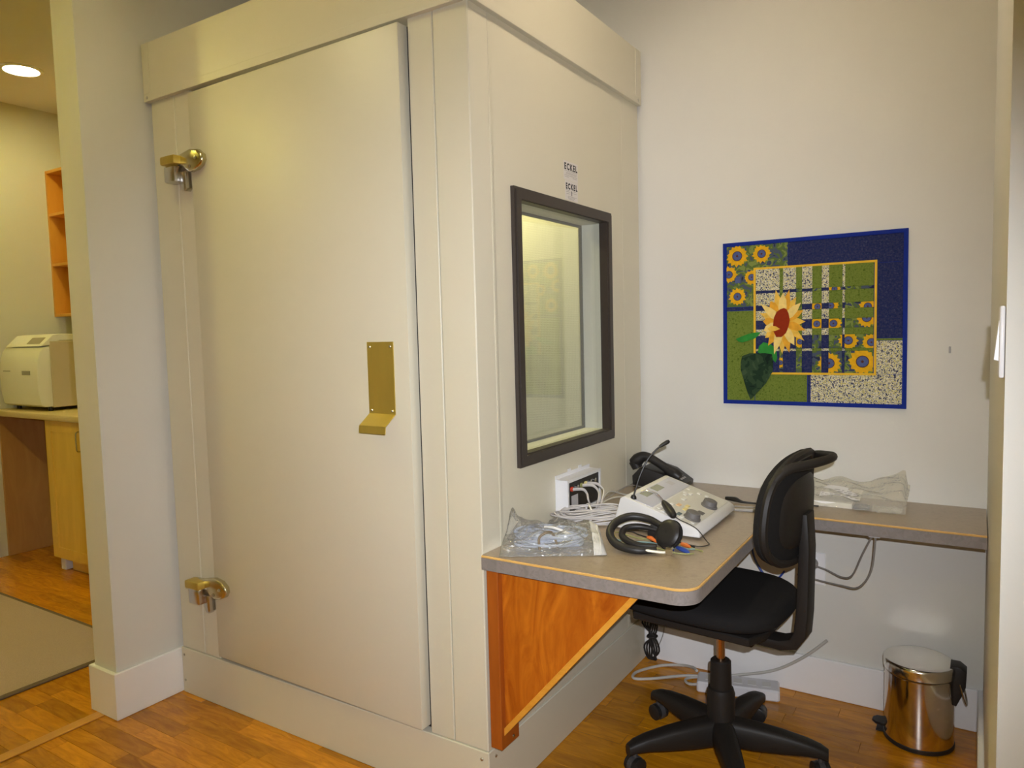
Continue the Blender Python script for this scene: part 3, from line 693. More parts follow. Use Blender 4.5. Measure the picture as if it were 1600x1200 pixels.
# ================================================================== headset and loose leads
hsx = thing('headset', 'black headset with padded band and boom microphone lying on the desk', 'headset', (.37, .30, DT))
obj('headband', B().tube([(.415, 0.220, .757), (.372, 0.190, .757), (.315, 0.190, .765), (.280, 0.220, .785), (.280, 0.263, .806), (.312, 0.298, .818), (.362, 0.310, .812), (.410, 0.293, .800)], [.009, .0105, .0115, .0115, .0115, .0115, .0105, .008], 12, 6), M_BLACK, hsx)
obj('headband', B().tube([(.405, 0.248, .757), (.350, 0.238, .757), (.305, 0.250, .770), (.300, 0.280, .786), (.335, 0.303, .790), (.385, 0.310, .784)], [.007, .009, .0095, .0095, .009, .007], 12, 6), M_BLACK, hsx)
bb = B().lathe([(0, -.016), (.030, -.016), (.038, -.010), (.040, -.002), (.040, .004), (.034, .010), (.022, .013), (0, .010)], (0, 0, 0), 32)
Mx = Matrix.Translation((.428, 0.276, .788)) @ Matrix.Rotation(R(-22), 4, 'Z') @ Matrix.Rotation(R(62), 4, 'X')
for v in bb.bm.verts: v.co = Mx @ v.co
cup = obj('ear_cup', bb, M_BLACK, hsx)
bb = B().tube([((.0365) * math.cos(2 * math.pi * k / 24), (.0365) * math.sin(2 * math.pi * k / 24), -.008) for k in range(24)], .006, 8, 1, closed=True)
for v in bb.bm.verts: v.co = Mx @ v.co
obj('ear_cushion', bb, M_FABRIC, cup)
bb = B().lathe([(0, -.014), (.026, -.014), (.034, -.008), (.034, .004), (.022, .010), (0, .010)], (0, 0, 0), 28)
M2 = Matrix.Translation((.388, 0.320, .772)) @ Matrix.Rotation(R(20), 4, 'Z') @ Matrix.Rotation(R(100), 4, 'X')
for v in bb.bm.verts: v.co = M2 @ v.co
obj('ear_cup', bb, M_BLACK, hsx)
obj('size_slider', B().tube([(.352, 0.188, .764), (.395, 0.196, .759), (.425, 0.208, .755), (.442, 0.216, .754)], .0036, 8, 4), mat('ivory_plastic', (.72, .68, .55), .4), hsx)
obj('end_clip', B().box(.440, .462, .214, .234, .7458, .768, .004), M_CHROME, hsx)
obj('boom_arm', B().tube([(.290, .425, .862), (.305, .430, .866), (.330, .438, .858), (.348, .440, .842), (.356, .438, .832)], .0028, 8, 5), M_CHROME, hsx)
obj('boom_microphone', B().tube([(.352, .440, .838), (.358, .436, .831), (.374, .420, .824), (.392, .398, .817), (.404, .384, .812), (.409, .378, .810)], [.004, .0095, .0125, .0125, .0105, .005], 14, 4), M_BLACK, hsx)
obj('lead', B().tube([(.406, .382, .811), (.425, .385, .800), (.450, .392, .7885), (.474, .392, .7755), (.500, .385, .750), (.515, .360, .7475), (.498, .330, .7475), (.470, .335, .7475)], .0014, 6, 6), M_BLACK, hsx)
def wire(name, pts, r, m, label, cat='cable', group=None, seg=6, sm=6):
    return tag(obj(name, B().tube(pts, r, seg, sm), m), label, cat, group)
z_ = DT + .003
wire('test_lead', [(.520, .290, z_), (.500, .300, z_), (.462, .312, z_), (.400, .330, z_ + .003), (.330, .315, z_ + .004), (.262, .330, z_ + .008), (.235, .355, z_)], .0023, M_GREENC, 'thin olive lead running under the black headset')
wire('test_lead', [(.505, .262, z_), (.492, .250, z_), (.455, .243, z_), (.40, .262, z_), (.33, .258, z_), (.27, .272, z_), (.245, .305, z_)], .0022, M_GREENC, 'olive lead with a bent end in front of the headset')
wire('test_lead', [(.495, .300, z_), (.455, .283, z_ + .001), (.405, .300, z_), (.35, .300, z_), (.30, .280, z_), (.25, .300, z_), (.222, .330, z_)], .0022, M_TEALC, 'thin grey-teal lead lying among the headset leads')
wire('test_lead', [(.488, .318, z_), (.46, .335, z_), (.42, .345, z_), (.36, .33, z_ + .004), (.31, .345, z_ + .006), (.28, .37, z_ + .004), (.24, .372, z_)], .0022, M_BLACK, 'thin black lead curled behind the headset')
tag(obj('lead_plug', B().tube([(.482, .300, .752), (.468, .309, .753), (.452, .316, .752)], [.003, .0065, .005], 10, 3), M_ORGC), 'orange connector tip on the right of the headset', 'connector')
tag(obj('lead_plug', B().tube([(.392, .286, .757), (.374, .292, .764), (.360, .297, .764)], [.003, .006, .004], 10, 3), M_ORGC), 'orange connector tip inside the headset band', 'connector')
tag(obj('lead_plug', B().tube([(.452, .278, .753), (.468, .268, .753), (.486, .258, .752), (.494, .252, .751)], [.004, .0065, .006, .0035], 10, 3), M_BLUE), 'blue connector tip in front of the ear cup', 'connector')
tag(obj('lead_tag', B().prism([(.232, .318), (.262, .268), (.275, .276), (.246, .326)], DT + .001, DT + .006, 'XY', .001), M_YELC), 'yellow-green tag on the leads beside the headset', 'tag')

# cables from the jack box into a tied coil
cc = thing('cable_coil', 'tied coil of grey patch cable in front of the connector box', 'cable', (.10, .42, DT))
bb = B(); rnd = random.Random(3)
for k in range(13):
    lx, ly = .098 + rnd.uniform(-.012, .014), .066 + rnd.uniform(-.014, .012); cx, cy = .119 + rnd.uniform(-.012, .012), .420 + rnd.uniform(-.012, .012)
    zz = DT + .0095 + k * .0030; ph_ = rnd.uniform(0, 1)
    loop = []
    for q in range(14):
        a = 2 * math.pi * (q + ph_) / 14
        pinch = .55 + .45 * abs(math.cos(a))            # waist where the tie holds it
        X, Y = lx * math.cos(a), ly * math.sin(a) * pinch
        r0 = R(38); loop.append((cx + X * math.cos(r0) - Y * math.sin(r0), cy + X * math.sin(r0) + Y * math.cos(r0), zz + .006 * math.sin(2 * a + k)))
    bb.tube(loop, .0027, 6, 3, closed=True)
obj('cable', bb, M_CABLE, cc)
obj('cable_tie', B().tube([(.088, .458, .750), (.086, .462, .790), (.112, .428, .802), (.138, .392, .790), (.136, .388, .750)], .003, 6, 5), M_PAPER, cc)
for (y, m), dst, mid in zip([JACKS[0], JACKS[2], JACKS[3]], [(.10, .47, .785), (.115, .475, .782), (.125, .48, .782)], [(.108, 0, .815), (.112, 0, .815), (.115, 0, .82)]):
    p = (JX + .002, y, JZ1 - .032)
    wire('patch_cable', [p, (JX + .035, y + .006, JZ1 - .030), (mid[0] - .015, y + .012, JZ1 - .045), (mid[0], y - .01, mid[2]), dst], [.0055, .005, .0036, .003, .003], M_CABLE, {0: 'grey patch cable plugged into the red jack', 1: 'grey patch cable plugged into the green jack', 2: 'grey patch cable plugged into the yellow jack'}[[JACKS[0], JACKS[2], JACKS[3]].index((y, m))], 'cable', 'patch cables at the connector box')
wire('patch_cable', [(.118, .49, .782), (.10, .57, .80), (.09, .64, .80), (.10, .72, .775), (.14, .80, .752), (.20, .84, z_)], .0026, M_CABLEW, 'cream cable running from the coil behind the audiometer')
wire('patch_cable', [(.12, .48, .790), (.12, .56, .793), (.13, .64, .785), (.16, .71, .76), (.20, .78, z_)], .0026, M_CABLEW, 'lower cream cable running behind the audiometer')
wire('patch_cable', [(.03, .66, z_), (.04, .78, z_ + .012), (.045, .90, z_ + .018), (.07, .97, z_)], .0018, M_CABLED, 'thin grey phone wire along the booth wall')
wire('black_cable', [(.10, .545, .753), (.13, .60, .757), (.15, .66, .757), (.19, .72, .755)], .0055, M_BLACK, 'thick black cable behind the audiometer')
wire('foam_tube', [(.125, .545, .756), (.16, .60, .756), (.19, .66, .756)], .010, M_GREYP, 'short dark grey foam tube beside the audiometer', 'tube')
# power leads to the right of the audiometer
wire('power_lead', [(.405, .905, z_ + .006), (.44, .892, z_ + .008), (.47, .885, z_ + .003), (.53, .90, z_), (.62, .93, z_), (.70, .95, z_)], [.006, .009, .004, .0025, .0025, .0025], M_BLACK, 'black plug and lead behind the chair back')
wire('power_lead', [(.435, .78, z_), (.455, .775, z_), (.49, .775, z_ + .002), (.535, .79, z_ + .002), (.60, .85, z_), (.68, .90, z_)], [.0015, .0018, .0055, .0055, .0025, .0022], M_GREYP, 'grey audio plug and lead beside the audiometer')
wire('power_lead', [(.38, .865, z_), (.36, .845, z_ + .004), (.40, .825, z_), (.47, .83, z_), (.54, .845, z_), (.60, .872, z_)], .0022, M_CABLED, 'grey cord curving behind the audiometer')

# zip bag with cables on the near corner of the desk
coil2 = B()
for k in range(9):
    cx, cy = .118 + rnd.uniform(-.008, .008), .165 + rnd.uniform(-.008, .008); lx, ly = .092 + rnd.uniform(-.008, .006), .060 + rnd.uniform(-.010, .008); zz = DT + .006 + k * .0042
    loop = []
    for q in range(16):
        a = 2 * math.pi * q / 16; r0 = R(28 + rnd.uniform(-5, 5)); X, Y = lx * math.cos(a), ly * math.sin(a)
        loop.append((cx + X * math.cos(r0) - Y * math.sin(r0), cy + X * math.sin(r0) + Y * math.cos(r0), zz + .003 * math.sin(3 * a + k)))
    coil2.tube(loop, .0042, 6, 3, closed=True)
c2 = thing('blue_cable_coil', 'coil of blue-grey cable inside the clear zip bag', 'cable', (.118, .165, DT))
obj('cable', coil2, M_CABLEB, c2)
obj('velcro_strap', B().tube([(.125, .096, .750), (.128, .092, .786), (.150, .120, .795), (.160, .135, .750)], .0038, 6, 4), mat('brown_strap', (.16, .10, .04), .8), c2)
obj('paper_tie', B().tube([(.10, .17, .792), (.145, .155, .797), (.190, .165, .780)], .004, 6, 4), M_PAPER, c2)
tag(obj('black_adapter', B().box(.045, .095, .285, .325, .7455, .778, .004), M_BLACK), 'small black adapter block behind the zip bag', 'adapter')
bg = thing('zip_bag', 'clear plastic zip bag holding cable on the near desk corner', 'bag', (.12, .17, DT))
def bagf(sgn):
    def f(u, v):
        x = -.140 + .29 * u; y = -.115 + .23 * v
        e = max(0.0, (1 - (2 * u - 1) ** 4) * (1 - (2 * v - 1) ** 4)) ** .5
        h = (.050 * e + .007 * math.sin(19 * u + 4 * v) * e + .006 * math.sin(23 * v - 7 * u) * e + .004 * math.sin(41 * u * v + 3) * e) if sgn > 0 else 0
        pk = .058 * math.exp(-((u - .06) ** 2 + (v - .72) ** 2) / .012) if sgn > 0 else 0      # tall crumpled corner
        r0 = R(30); 
        X = .120 + x * math.cos(r0) - y * math.sin(r0); up_ = max(0.0, .006 - X) * .9      # folds up where it meets the booth wall
        return Vector((max(X, .006), .165 + x * math.sin(r0) + y * math.cos(r0), DT + .0015 + h + pk + up_))
    return f
obj('film', B().grid(bagf(1), 36, 32), M_BAG, bg, True, 180); obj('film_underside', B().grid(bagf(-1), 10, 10), M_BAG, bg)
zb = B()
for k in range(3):
    d = k * .009
    zb.tube([bagf(1)(.90 + d * 2.6, v) + Vector((0, 0, .0035)) for v in (0, .12, .25, .38, .5, .62, .75, .88, 1)], .0016 if k < 2 else .0028, 6, 2)
zb.grid(lambda u, v: bagf(1)(.88 + .12 * u, v) + Vector((0, 0, .0022)), 6, 24)
obj('zip_strip', zb, M_ZIP, bg)

# catalogue and polythene bag at the right of the desk
bkx = tag(obj('catalogue', B().box(.655, .800, .962, 1.12, DT + .001, DT + .018, .001), M_PAPER), 'white catalogue lying on the desk behind the chair', 'catalogue')
tag(obj('black_clip', B().box(.803, .850, .962, 1.00, DT + .001, DT + .013, .003), M_BLACK), 'small dark object at the end of the white catalogue', 'clip')
ls = thing('label_sheet', 'white printed label slip lying on the polythene bag', 'label', (.76, 1.02, DT + .035))
obj('slip', B().grid(lambda u, v: Vector((.695 + .125 * u, .985 + .075 * v, DT + .030 + .020 * v + .004 * math.sin(5 * u))), 12, 6), M_PAPER, ls)
lp = B()
for r_ in range(4):
    x = .700
    while x < .81:
        L = random.uniform(.006, .02); v = .12 + r_ * .16; u = (x - .695) / .125
        zz = DT + .0308 + .020 * v + .004 * math.sin(5 * u); lp.box(x, min(x + L, .812), .985 + .075 * v, .985 + .075 * v + .006, zz + .0001, zz + .0006); x += L + random.uniform(.003, .01)
obj('print', lp, M_INKG, ls, False)
pbg = thing('polythene_bag', 'crumpled yellowish polythene bag leaning on the wall over the catalogue', 'bag', (.80, 1.05, DT))
def pbf(u, v):
    x = .640 + .315 * u; y = .950 + .185 * v
    h = .022 + .040 * v + .045 * max(0, u - .62) * v * 3.2 * (1 - .5 * max(0, u - .93) * 14) + .006 * math.sin(17 * u + 9 * v) + .004 * math.sin(29 * v + 11 * u)
    h *= min(1, v * 9) * (1 if u < .97 else .6)
    return Vector((x, min(y, YB - .006), DT + .002 + max(0, h)))
obj('film', B().grid(pbf, 44, 26), M_BAG2, pbg, True, 180)
obj('film_fold', B().grid(lambda u, v: Vector((.86 + .085 * u, .945 + .05 * v + .02 * u, DT + .002 + .016 * math.sin(math.pi * v) * (1 - .3 * u) + .003 * math.sin(20 * u))), 16, 8), M_BAG2, pbg, True, 180)

# ================================================================== under the desk
ou = thing('wall_outlet', 'white power outlet plate low on the back wall', 'outlet', (.645, YB, .41))
obj('plate', B().box(.605, .690, YB - .006, YB - .0003, .412, .530, .002), M_TRIM, ou)
for zc in (.448, .496): obj('socket', B().lathe([(.017, 0), (.017, -.0015), (0, -.0015)], (.6475, YB - .006, zc), 18, 'Y'), M_TRIM, ou)
wire('plug_cord', [(.648, 1.120, .492), (.70, 1.10, .487), (.76, 1.04, .488), (.80, .98, .520), (.84, .90, .62), (.872, .845, .695)], .0032, M_CABLED, 'upper grey power cord running from the outlet to under the desk')
wire('plug_cord', [(.60, 1.12, .448), (.68, 1.09, .448), (.76, 1.03, .462), (.82, .97, .485), (.865, .90, .57), (.882, .845, .695)], .0032, M_CABLED, 'lower grey power cord running from the outlet to under the desk')
tag(obj('power_plug', B().lathe([(.008, 0), (.019, -.004), (.021, -.018), (.016, -.032), (.006, -.036), (0, -.036)], (.648, YB - .0075, .492), 18, 'Y').tube([(.648, 1.135, .475), (.640, 1.125, .452), (.628, 1.12, .440)], [.012, .011, .006], 10, 3), M_GREYP), 'dark grey plug in the wall outlet', 'plug')
tag(obj('cord_clip', B().box(.862, .896, .835, .846, DT - DTH - .012, DT - DTH - .0005, .002), M_WPLAS), 'small white cord clip under the desk shelf', 'clip')
wire('network_cable', [(.43, 1.10, .68), (.44, 1.10, .56), (.455, 1.10, .49), (.49, 1.10, .435), (.53, 1.10, .425), (.56, 1.10, .46)], .004, M_BLUE, 'blue network cord hanging behind the chair')
pl = wire('white_power_lead', [(.70, 1.128, .22), (.62, 1.128, .14), (.52, 1.125, .07), (.40, 1.11, .03), (.30, 1.08, .012), (.20, 1.04, .008), (.10, .96, .006), (.04, .93, .006), (.03, .985, .006), (.09, 1.08, .006), (.16, 1.11, .012), (.22, 1.08, .03), (.255, 1.03, .045)], .0055, M_CABLEW, 'thick off-white power lead looped on the floor', seg=8)
wire('white_adapter_lead', [(.30, 1.00, .018), (.24, .99, .006), (.215, 1.02, .006), (.25, 1.06, .006), (.34, 1.10, .006), (.44, 1.12, .006), (.52, 1.12, .006)], .005, M_CABLEW, 'short off-white lead curling beside the power strip', seg=8)
ps = thing('power_strip', 'white power strip lying on the floor behind the chair base', 'power strip', (.41, 1.03, 0), R(14))
Mp = Matrix.Translation((.41, 1.03, 0)) @ Matrix.Rotation(R(14), 4, 'Z')
def psb(x0, x1, y0, y1, z0, z1, bev=0):
    bb = B().box(x0, x1, y0, y1, z0, z1, bev); bmesh.ops.transform(bb.bm, matrix=Mp, verts=bb.bm.verts); return bb
obj('housing', psb(-.145, .145, -.045, .045, 0, .042, .006), M_WPLAS, ps)
for k in range(5): obj('socket', psb(-.115 + k * .05, -.085 + k * .05, -.018, .018, .0415, .043), M_KEYW, ps)
hc = thing('hanging_cord', 'bundled black cord hanging under the desk beside the booth', 'cord', (.03, 1.09, .10))
bb = B(); hcx = .022
for k in range(4):
    d = (k - 1.5) * .007
    bb.tube([(.022 + d, 1.09, .215), (.008 + d * 1.6, 1.085, .165), (.030 - d, 1.09, .115), (.045 - d * 1.4, 1.09, .060), (.036 + d, 1.092, .022), (.018 + d, 1.09, .028), (.014 + d * 1.5, 1.088, .075), (.030 - d, 1.09, .12), (.040 - d, 1.09, .17), (.030 + d, 1.09, .215)], .0038, 6, 4)
[setattr(v.co, 'x', v.co.x + hcx) for v in bb.bm.verts]; obj('cord', bb, M_BLACK, hc); obj('tie', B().tube([(.038, 1.078, .115), (.067, 1.076, .117), (.068, 1.102, .117), (.036, 1.102, .115)], .004, 6, 3, closed=True), M_BLACK, hc)
obj('hanging_end', B().tube([(.052, 1.09, .21), (.056, 1.09, .35), (.05, 1.09, .70)], .0035, 6, 4), M_BLACK, hc)
wire('grey_wire', [(.055, 1.13, .05), (.075, 1.13, .09), (.088, 1.132, .15), (.09, 1.135, .30)], .002, M_CABLED, 'thin grey wire dropping beside the hanging cord')
wire('grey_wire', [(.108, 1.148, .02), (.110, 1.148, .12), (.110, 1.148, .40)], .0014, M_CABLED, 'thin grey wire flat against the back wall')

# ================================================================== quilt
qy = YB - .001
ql = thing('wall_quilt', 'blue and green patchwork quilt with a large yellow sunflower on the back wall', 'quilt', (.634, qy, 1.06))
QX0, QX1, QZ0, QZ1 = .328, .939, 1.0605, 1.6590
def clip(poly, r):
    def cut(ps, f, ip):
        out = []
        for i in range(len(ps)):
            a, b_ = ps[i - 1], ps[i]; fa, fb = f(a), f(b_)
            if fb >= 0:
                if fa < 0: out.append(ip(a, b_, fa, fb))
                out.append(b_)
            elif fa >= 0: out.append(ip(a, b_, fa, fb))
        return out
    ip = lambda a, b_, fa, fb: (a[0] + (b_[0] - a[0]) * fa / (fa - fb), a[1] + (b_[1] - a[1]) * fa / (fa - fb))
    for f in (lambda p: p[0] - r[0], lambda p: r[1] - p[0], lambda p: p[1] - r[2], lambda p: r[3] - p[1]):
        if len(poly) < 3: return []
        poly = cut(poly, f, ip)
    return poly if len(poly) >= 3 else []
def patch(name, x0, x1, z0, z1, m, d0=.004, d1=.0065, par=None):
    """a padded patch, softly rounded at its seams"""
    return obj(name, B().box(x0, x1, qy - d1, qy - d0, z0, z1, .0012), m, par or ql)
obj('batting', B().box(QX0, QX1, qy - .006, qy, QZ0, QZ1, .002), Q_EDGE, ql)
bw = .013
obj('binding', B().frame(QX0, QX1, QZ0, QZ1, bw, qy - .009, qy - .004, 'XZ'), Q_EDGE, ql)
FX0, FX1, FZ0, FZ1 = .440, .8475, 1.172, 1.562
I0, I1, J0, J1 = QX0 + bw, QX1 - bw, QZ0 + bw, QZ1 - bw
patch('floral_patch', I0, .560, FZ1 - .01, J1, Q_FLOR); fl2 = patch('floral_patch', I0, FX0 + .004, 1.421, FZ1 - .01, Q_FLOR)
patch('navy_patch', .560, I1, FZ1 - .01, J1, Q_NAVY); patch('navy_patch', FX1 - .004, I1, 1.2985, FZ1 - .01, Q_NAVY)
patch('navy_stripe', I0, FX0, 1.4075, 1.421, Q_NAVY, d1=.0062)
patch('green_patch', I0, FX0 + .004, J0, 1.4075, Q_GREEN); patch('green_patch', FX0 + .004, .6266, J0, FZ0 + .004, Q_GREEN)
patch('navy_stripe', .6266, .637, J0, FZ0 + .004, Q_NAVY, d1=.0062)
patch('tiny_floral_patch', .637, I1, J0, FZ0 + .004, Q_SPECK); patch('tiny_floral_patch', FX1 - .004, I1, FZ0 + .004, 1.290, Q_SPECK); patch('green_stripe', FX1 - .004, I1, 1.290, 1.2985, Q_GREEN)
# the woven centre
CX = [.448, .5314, .5432, .588, .6081, .6422, .6731, .6969, .7401, .7482, .838]
RZ = [1.556, 1.4774, 1.4675, 1.4235, 1.4041, 1.3689, 1.3365, 1.3129, 1.2656, 1.2567, 1.1785]
strips = []
for j in range(10):
    for i in range(10):
        A = j % 2 == 0; S = i % 2 == 0
        m = (Q_SPECK if S else Q_GREEN) if A else (Q_NAVY if S else Q_FLOR)
        nm = ('tiny_floral_square' if S else 'green_square') if A else ('navy_square' if S else 'floral_square')
        patch(nm, CX[i], CX[i + 1], RZ[j + 1], RZ[j], m, .0055, .0085)
        if not A and not S: strips.append((CX[i], CX[i + 1], RZ[j + 1], RZ[j]))
yf = B().frame(FX0, FX1, FZ0, FZ1, .0075, qy - .0095, qy - .004, 'XZ'); obj('yellow_piping', yf, Q_YEL, ql)
def flower(cx, cz, r, rects, d, np_=15):
    pet, eye, ring = B(), B(), B(); ok = False
    r2 = random.Random(int(cx * 1e4 + cz * 1e3))
    def put(bb, poly, dd):
        nonlocal ok
        for rc in rects:
            q = clip(poly, rc)
            if q: bb.bm.faces.new([bb.bm.verts.new((p[0], qy - dd, p[1])) for p in q]); ok = True
    er = r; r = r * 1.12
    for k in range(np_):
        a = 2 * math.pi * k / np_ + r2.uniform(-.08, .08); L = r * r2.uniform(.88, 1.05); wd = r * .20; c_, s_ = math.cos(a), math.sin(a)
        put(pet, [(cx + c_ * r * .42 - s_ * wd * .7, cz + s_ * r * .42 + c_ * wd * .7), (cx + c_ * r * .42 + s_ * wd * .7, cz + s_ * r * .42 - c_ * wd * .7), (cx + c_ * r * .72 + s_ * wd, cz + s_ * r * .72 - c_ * wd), (cx + c_ * L, cz + s_ * L), (cx + c_ * r * .72 - s_ * wd, cz + s_ * r * .72 + c_ * wd)], d + .0001 * (k % 3))
    r = er * .92
    put(ring, [(cx + r * .54 * math.cos(2 * math.pi * k / 20), cz + r * .54 * math.sin(2 * math.pi * k / 20)) for k in range(20)], d + .0006)
    put(eye, [(cx + r * .47 * math.cos(2 * math.pi * k / 20), cz + r * .47 * math.sin(2 * math.pi * k / 20)) for k in range(20)], d + .0009)
    put(ring, [(cx + r * .12 * math.cos(2 * math.pi * k / 10), cz + r * .12 * math.sin(2 * math.pi * k / 10)) for k in range(10)], d + .0012)
    if len(pet.bm.faces):
        for bb in (pet, ring, eye): bb.keep = True
        f = obj('printed_sunflower', pet, Q_PET, ql, False); 
        if len(ring.bm.faces): obj('flower_ring', ring, Q_EYE2, f, False)
        if len(eye.bm.faces): obj('flower_eye', eye, Q_EYE, f, False)
LR = [(I0, .560, FZ1 - .001, J1), (I0, FX0 + .001, 1.421, FZ1 - .001)]
for cx, cz, r in ((.3805, 1.609, .037), (.4685, 1.611, .031), (.3500, 1.5427, .029), (.4330, 1.5283, .026), (.3810, 1.4600, .030)): flower(cx, cz, r, LR, .0070)
patch('printed_bud', .372, .392, 1.510, 1.534, Q_EYE, .006, .0072)
for cx, cz, r in ((.8050, 1.2190, .042), (.6990, 1.213, .036), (.7600, 1.292, .030), (.8320, 1.285, .028), (.8200, 1.407, .026), (.8170, 1.3690, .031), (.7020, 1.414, .026), (.6600, 1.412, .022), (.6580, 1.352, .024), (.7120, 1.352, .026), (.6020, 1.2900, .022), (.5350, 1.215, .018), (.715, 1.471, .02)): flower(cx, cz, r, strips, .0089)
# applique sunflower, every petal a piece of its own
AC = (.541, 1.362)
def leafshape(name, pts, m, d0, d1): return obj(name, B().prism(pts, qy - d1, qy - d0, 'XZ', .0008), m, ql)
leafshape('leaf', [(.3748, 1.303), (.395, 1.312), (.4236, 1.3222), (.452, 1.327), (.4654, 1.3263), (.455, 1.312), (.4421, 1.303), (.420, 1.296), (.3986, 1.2897), (.385, 1.293)], Q_LEAF, .008, .0105)
leafshape('leaf', [(.4544, 1.2526), (.4600, 1.276), (.4750, 1.290), (.5000, 1.283), (.5200, 1.266), (.5240, 1.232), (.5180, 1.2149), (.500, 1.235)], Q_LEAF, .008, .0105)
rp = random.Random(11)
for k in range(20):
    a = 2 * math.pi * k / 20 + rp.uniform(-.06, .06); c_, s_ = math.cos(a), math.sin(a)
    rx_, rz_ = .079, .112; L = 1.0 * rp.uniform(.84, 1.14)
    tip = (AC[0] + c_ * rx_ * L, AC[1] + s_ * rz_ * L); wd = .0145
    def at(f, o_): return (AC[0] + c_ * rx_ * f - s_ * o_, AC[1] + s_ * rz_ * f + c_ * o_)
    obj('applique_petal', B().prism([at(.22, -.008), at(.45, -wd), at(.70, -wd * .85), tip, at(.70, wd * .85), at(.45, wd), at(.22, .008)], qy - .0115 - .0008 * (k % 3), qy - .009, 'XZ'), (Q_APET, Q_APET2, Q_APET3)[(k * 7) % 3], ql)
ctr = []
for x, z in ((.5475, 1.4117), (.556, 1.408), (.5640, 1.392), (.5680, 1.3682), (.564, 1.345), (.555, 1.322), (.540, 1.308), (.5209, 1.3079), (.511, 1.330), (.510, 1.352), (.5130, 1.378), (.522, 1.398), (.535, 1.408)): ctr.append((x, z))
leafshape('flower_heart', ctr, Q_RED, .0125, .0140)
leafshape('applique_petal', [(.490, 1.339), (.503, 1.349), (.520, 1.347), (.5350, 1.337), (.518, 1.330), (.500, 1.330)], Q_APET, .0135, .0152)
leafshape('dark_leaf', [(.3985, 1.2389), (.425, 1.2494), (.4544, 1.2494), (.480, 1.2500), (.506, 1.246), (.5105, 1.215), (.509, 1.1837), (.4848, 1.1396), (.455, 1.105), (.4294, 1.0776), (.418, 1.105), (.4077, 1.1383), (.3933, 1.1892), (.3935, 1.215)], Q_DLEAF, .0105, .0128)

# small marks on the walls
tag(obj('wall_anchor', B().box(1.058, 1.064, YB - .003, YB - .0003, 1.246, 1.268, .001), M_GREYP), 'tiny dark screw anchor in the wall right of the quilt', 'anchor')
sw = thing('light_switch', 'white rocker light switch on the wall edge at far right', 'switch', (XR, -.205, 1.316))
obj('plate', B().box(XR - .008, XR - .0004, -.241, -.170, 1.260, 1.373, .003, 2), M_WPLAS, sw)
obj('rocker', B().prism([(XR - .007, 1.350), (XR - .0085, 1.350), (XR - .0145, 1.288), (XR - .007, 1.286)], -.222, -.189, 'XZ', .0008), M_WPLAS, sw)

# ================================================================== the room on the left
rg = thing('floor_rug', 'taupe low-pile rug with dark bound edge on the left floor', 'rug', (-2.9, -.5, 0))
obj('pile', B().box(-3.80, -2.0, -1.15, .142, .0, .010, .003), M_RUG, rg)
obj('binding', B().box(-3.82, -1.978, .135, .160, 0, .009, .003).box(-2.006, -1.978, -1.17, .160, 0, .009, .003).box(-3.82, -3.79, -1.17, .160, 0, .009, .003).box(-3.82, -1.978, -1.17, -1.145, 0, .009, .003), M_RUGE, rg)
CT = .945
tag(obj('worktop', B().box(XL + .001, -1.62, .478, YB - .002, CT - .036, CT, .006, 2), M_COUNT), 'pale laminate worktop in the room on the left', 'worktop')
tag(obj('gable_panel', B().box(XL + .001, XL + .02, .52, YB - .002, 0.001, CT - .037, .001), M_GABLE), 'brown wooden end panel under the left end of the worktop', 'panel')
cab = thing('base_cabinet', 'maple base cabinet with a framed door under the worktop', 'cabinet', (-3.0, .8, 0))
obj('carcass', B().box(-3.475, -2.60, .528, YB - .002, .085, CT - .037, .001), M_MAPLE, cab)
def cdoor(x0, x1, hx_):
    d = obj('door', B().frame(x0, x1, .09, CT - .042, .062, .508, .526, 'XZ'), M_MAPLE, cab)
    obj('door_panel', B().box(x0 + .06, x1 - .06, .516, .526, .15, CT - .10), M_MAPLE, d)
    obj('door_handle', B().tube([(hx_, .508, .855), (hx_, .484, .85), (hx_, .481, .80), (hx_, .484, .75), (hx_, .508, .745)], .0045, 8, 4), M_STEEL, d)
cdoor(-3.473, -3.040, -3.078); cdoor(-3.036, -2.602, -2.995)
obj('kick_plate', B().box(-3.40, -2.60, .575, .59, .001, .085), M_MAPLE, cab)
obj('foot', B().box(-3.475, -3.425, .545, .595, .001, .085, .004), M_WPLAS, cab)
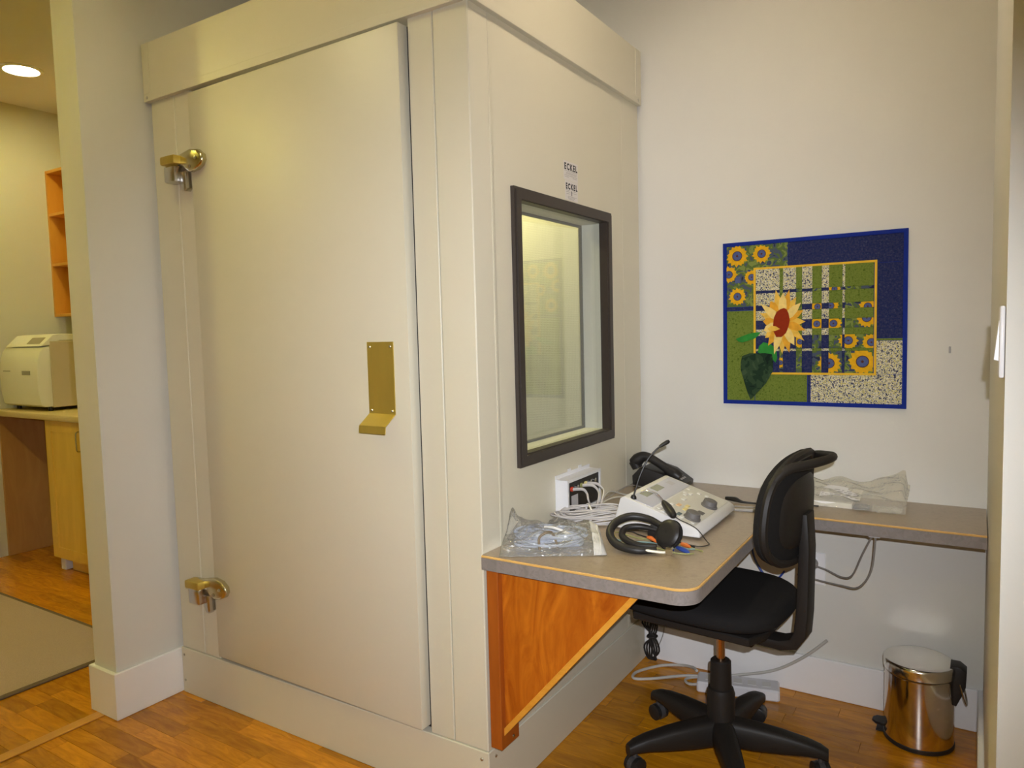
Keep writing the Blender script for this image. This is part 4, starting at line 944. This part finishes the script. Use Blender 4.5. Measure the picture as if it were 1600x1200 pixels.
sh = thing('wall_shelf', 'open orange-maple wall shelf unit above the worktop', 'shelf', (-3.6, 1.03, 1.53))
obj('side_panel', B().box(XL + .001, XL + .019, .90, YB - .002, 1.528, 2.487), M_MAPLE2, sh); obj('side_panel', B().box(-3.2, -3.182, .90, YB - .002, 1.528, 2.487), M_MAPLE2, sh)
for z in (1.528, 1.862, 2.190, 2.469): obj('shelf_board', B().box(XL + .019, -3.2, .902, YB - .004, z, z + .018), M_MAPLE2, sh)
obj('back_board', B().box(XL + .019, -3.2, YB - .008, YB - .002, 1.546, 2.469), M_MAPLE2, sh)
# machine on the worktop
mc = thing('countertop_machine', 'cream boxy desktop machine with rounded front and slanted control panel on worktop', 'machine', (-3.78, .75, CT))
mx0, mx1 = -4.02, -3.545
fprof = [(.555, .972), (.532, .985), (.520, 1.06), (.520, 1.18), (.526, 1.25), (.542, 1.305), (.560, 1.328), (.60, 1.335), (.60, .972)]
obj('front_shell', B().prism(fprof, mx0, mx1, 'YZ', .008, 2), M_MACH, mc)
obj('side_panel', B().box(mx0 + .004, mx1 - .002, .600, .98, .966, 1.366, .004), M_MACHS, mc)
pn = obj('control_panel', B().prism([(.552, 1.336), (.620, 1.402), (.660, 1.408), (.98, 1.400), (.98, 1.368), (.66, 1.368), (.60, 1.342)], mx0 + .03, mx1 - .004, 'YZ', .003), M_MACH, mc)
a_ = math.atan2(.066, .068)
bb = B().box(-.085, .070, -.026, .026, 0, .002)
for v in bb.bm.verts: v.co = Matrix.Rotation(a_, 3, 'X') @ v.co + Vector((mx1 - .12, .585, 1.3685))
obj('screen', bb, mat('dim_screen', (.30, .25, .17), .3), pn)
obj('front_slot', B().box(mx1 - .185, mx1 - .085, .518, .525, 1.165, 1.19), M_GREYP, mc); obj('name_print', B().box(mx0 + .05, mx0 + .14, .5185, .5205, 1.185, 1.19), M_GREYP, mc)
for x in (mx0 + .04, mx1 - .04):
    for y in (.60, .93): obj('foot', B().lathe([(.014, CT), (.014, .972), (0, .972)], (x, y, 0), 14), M_BLACK, mc)
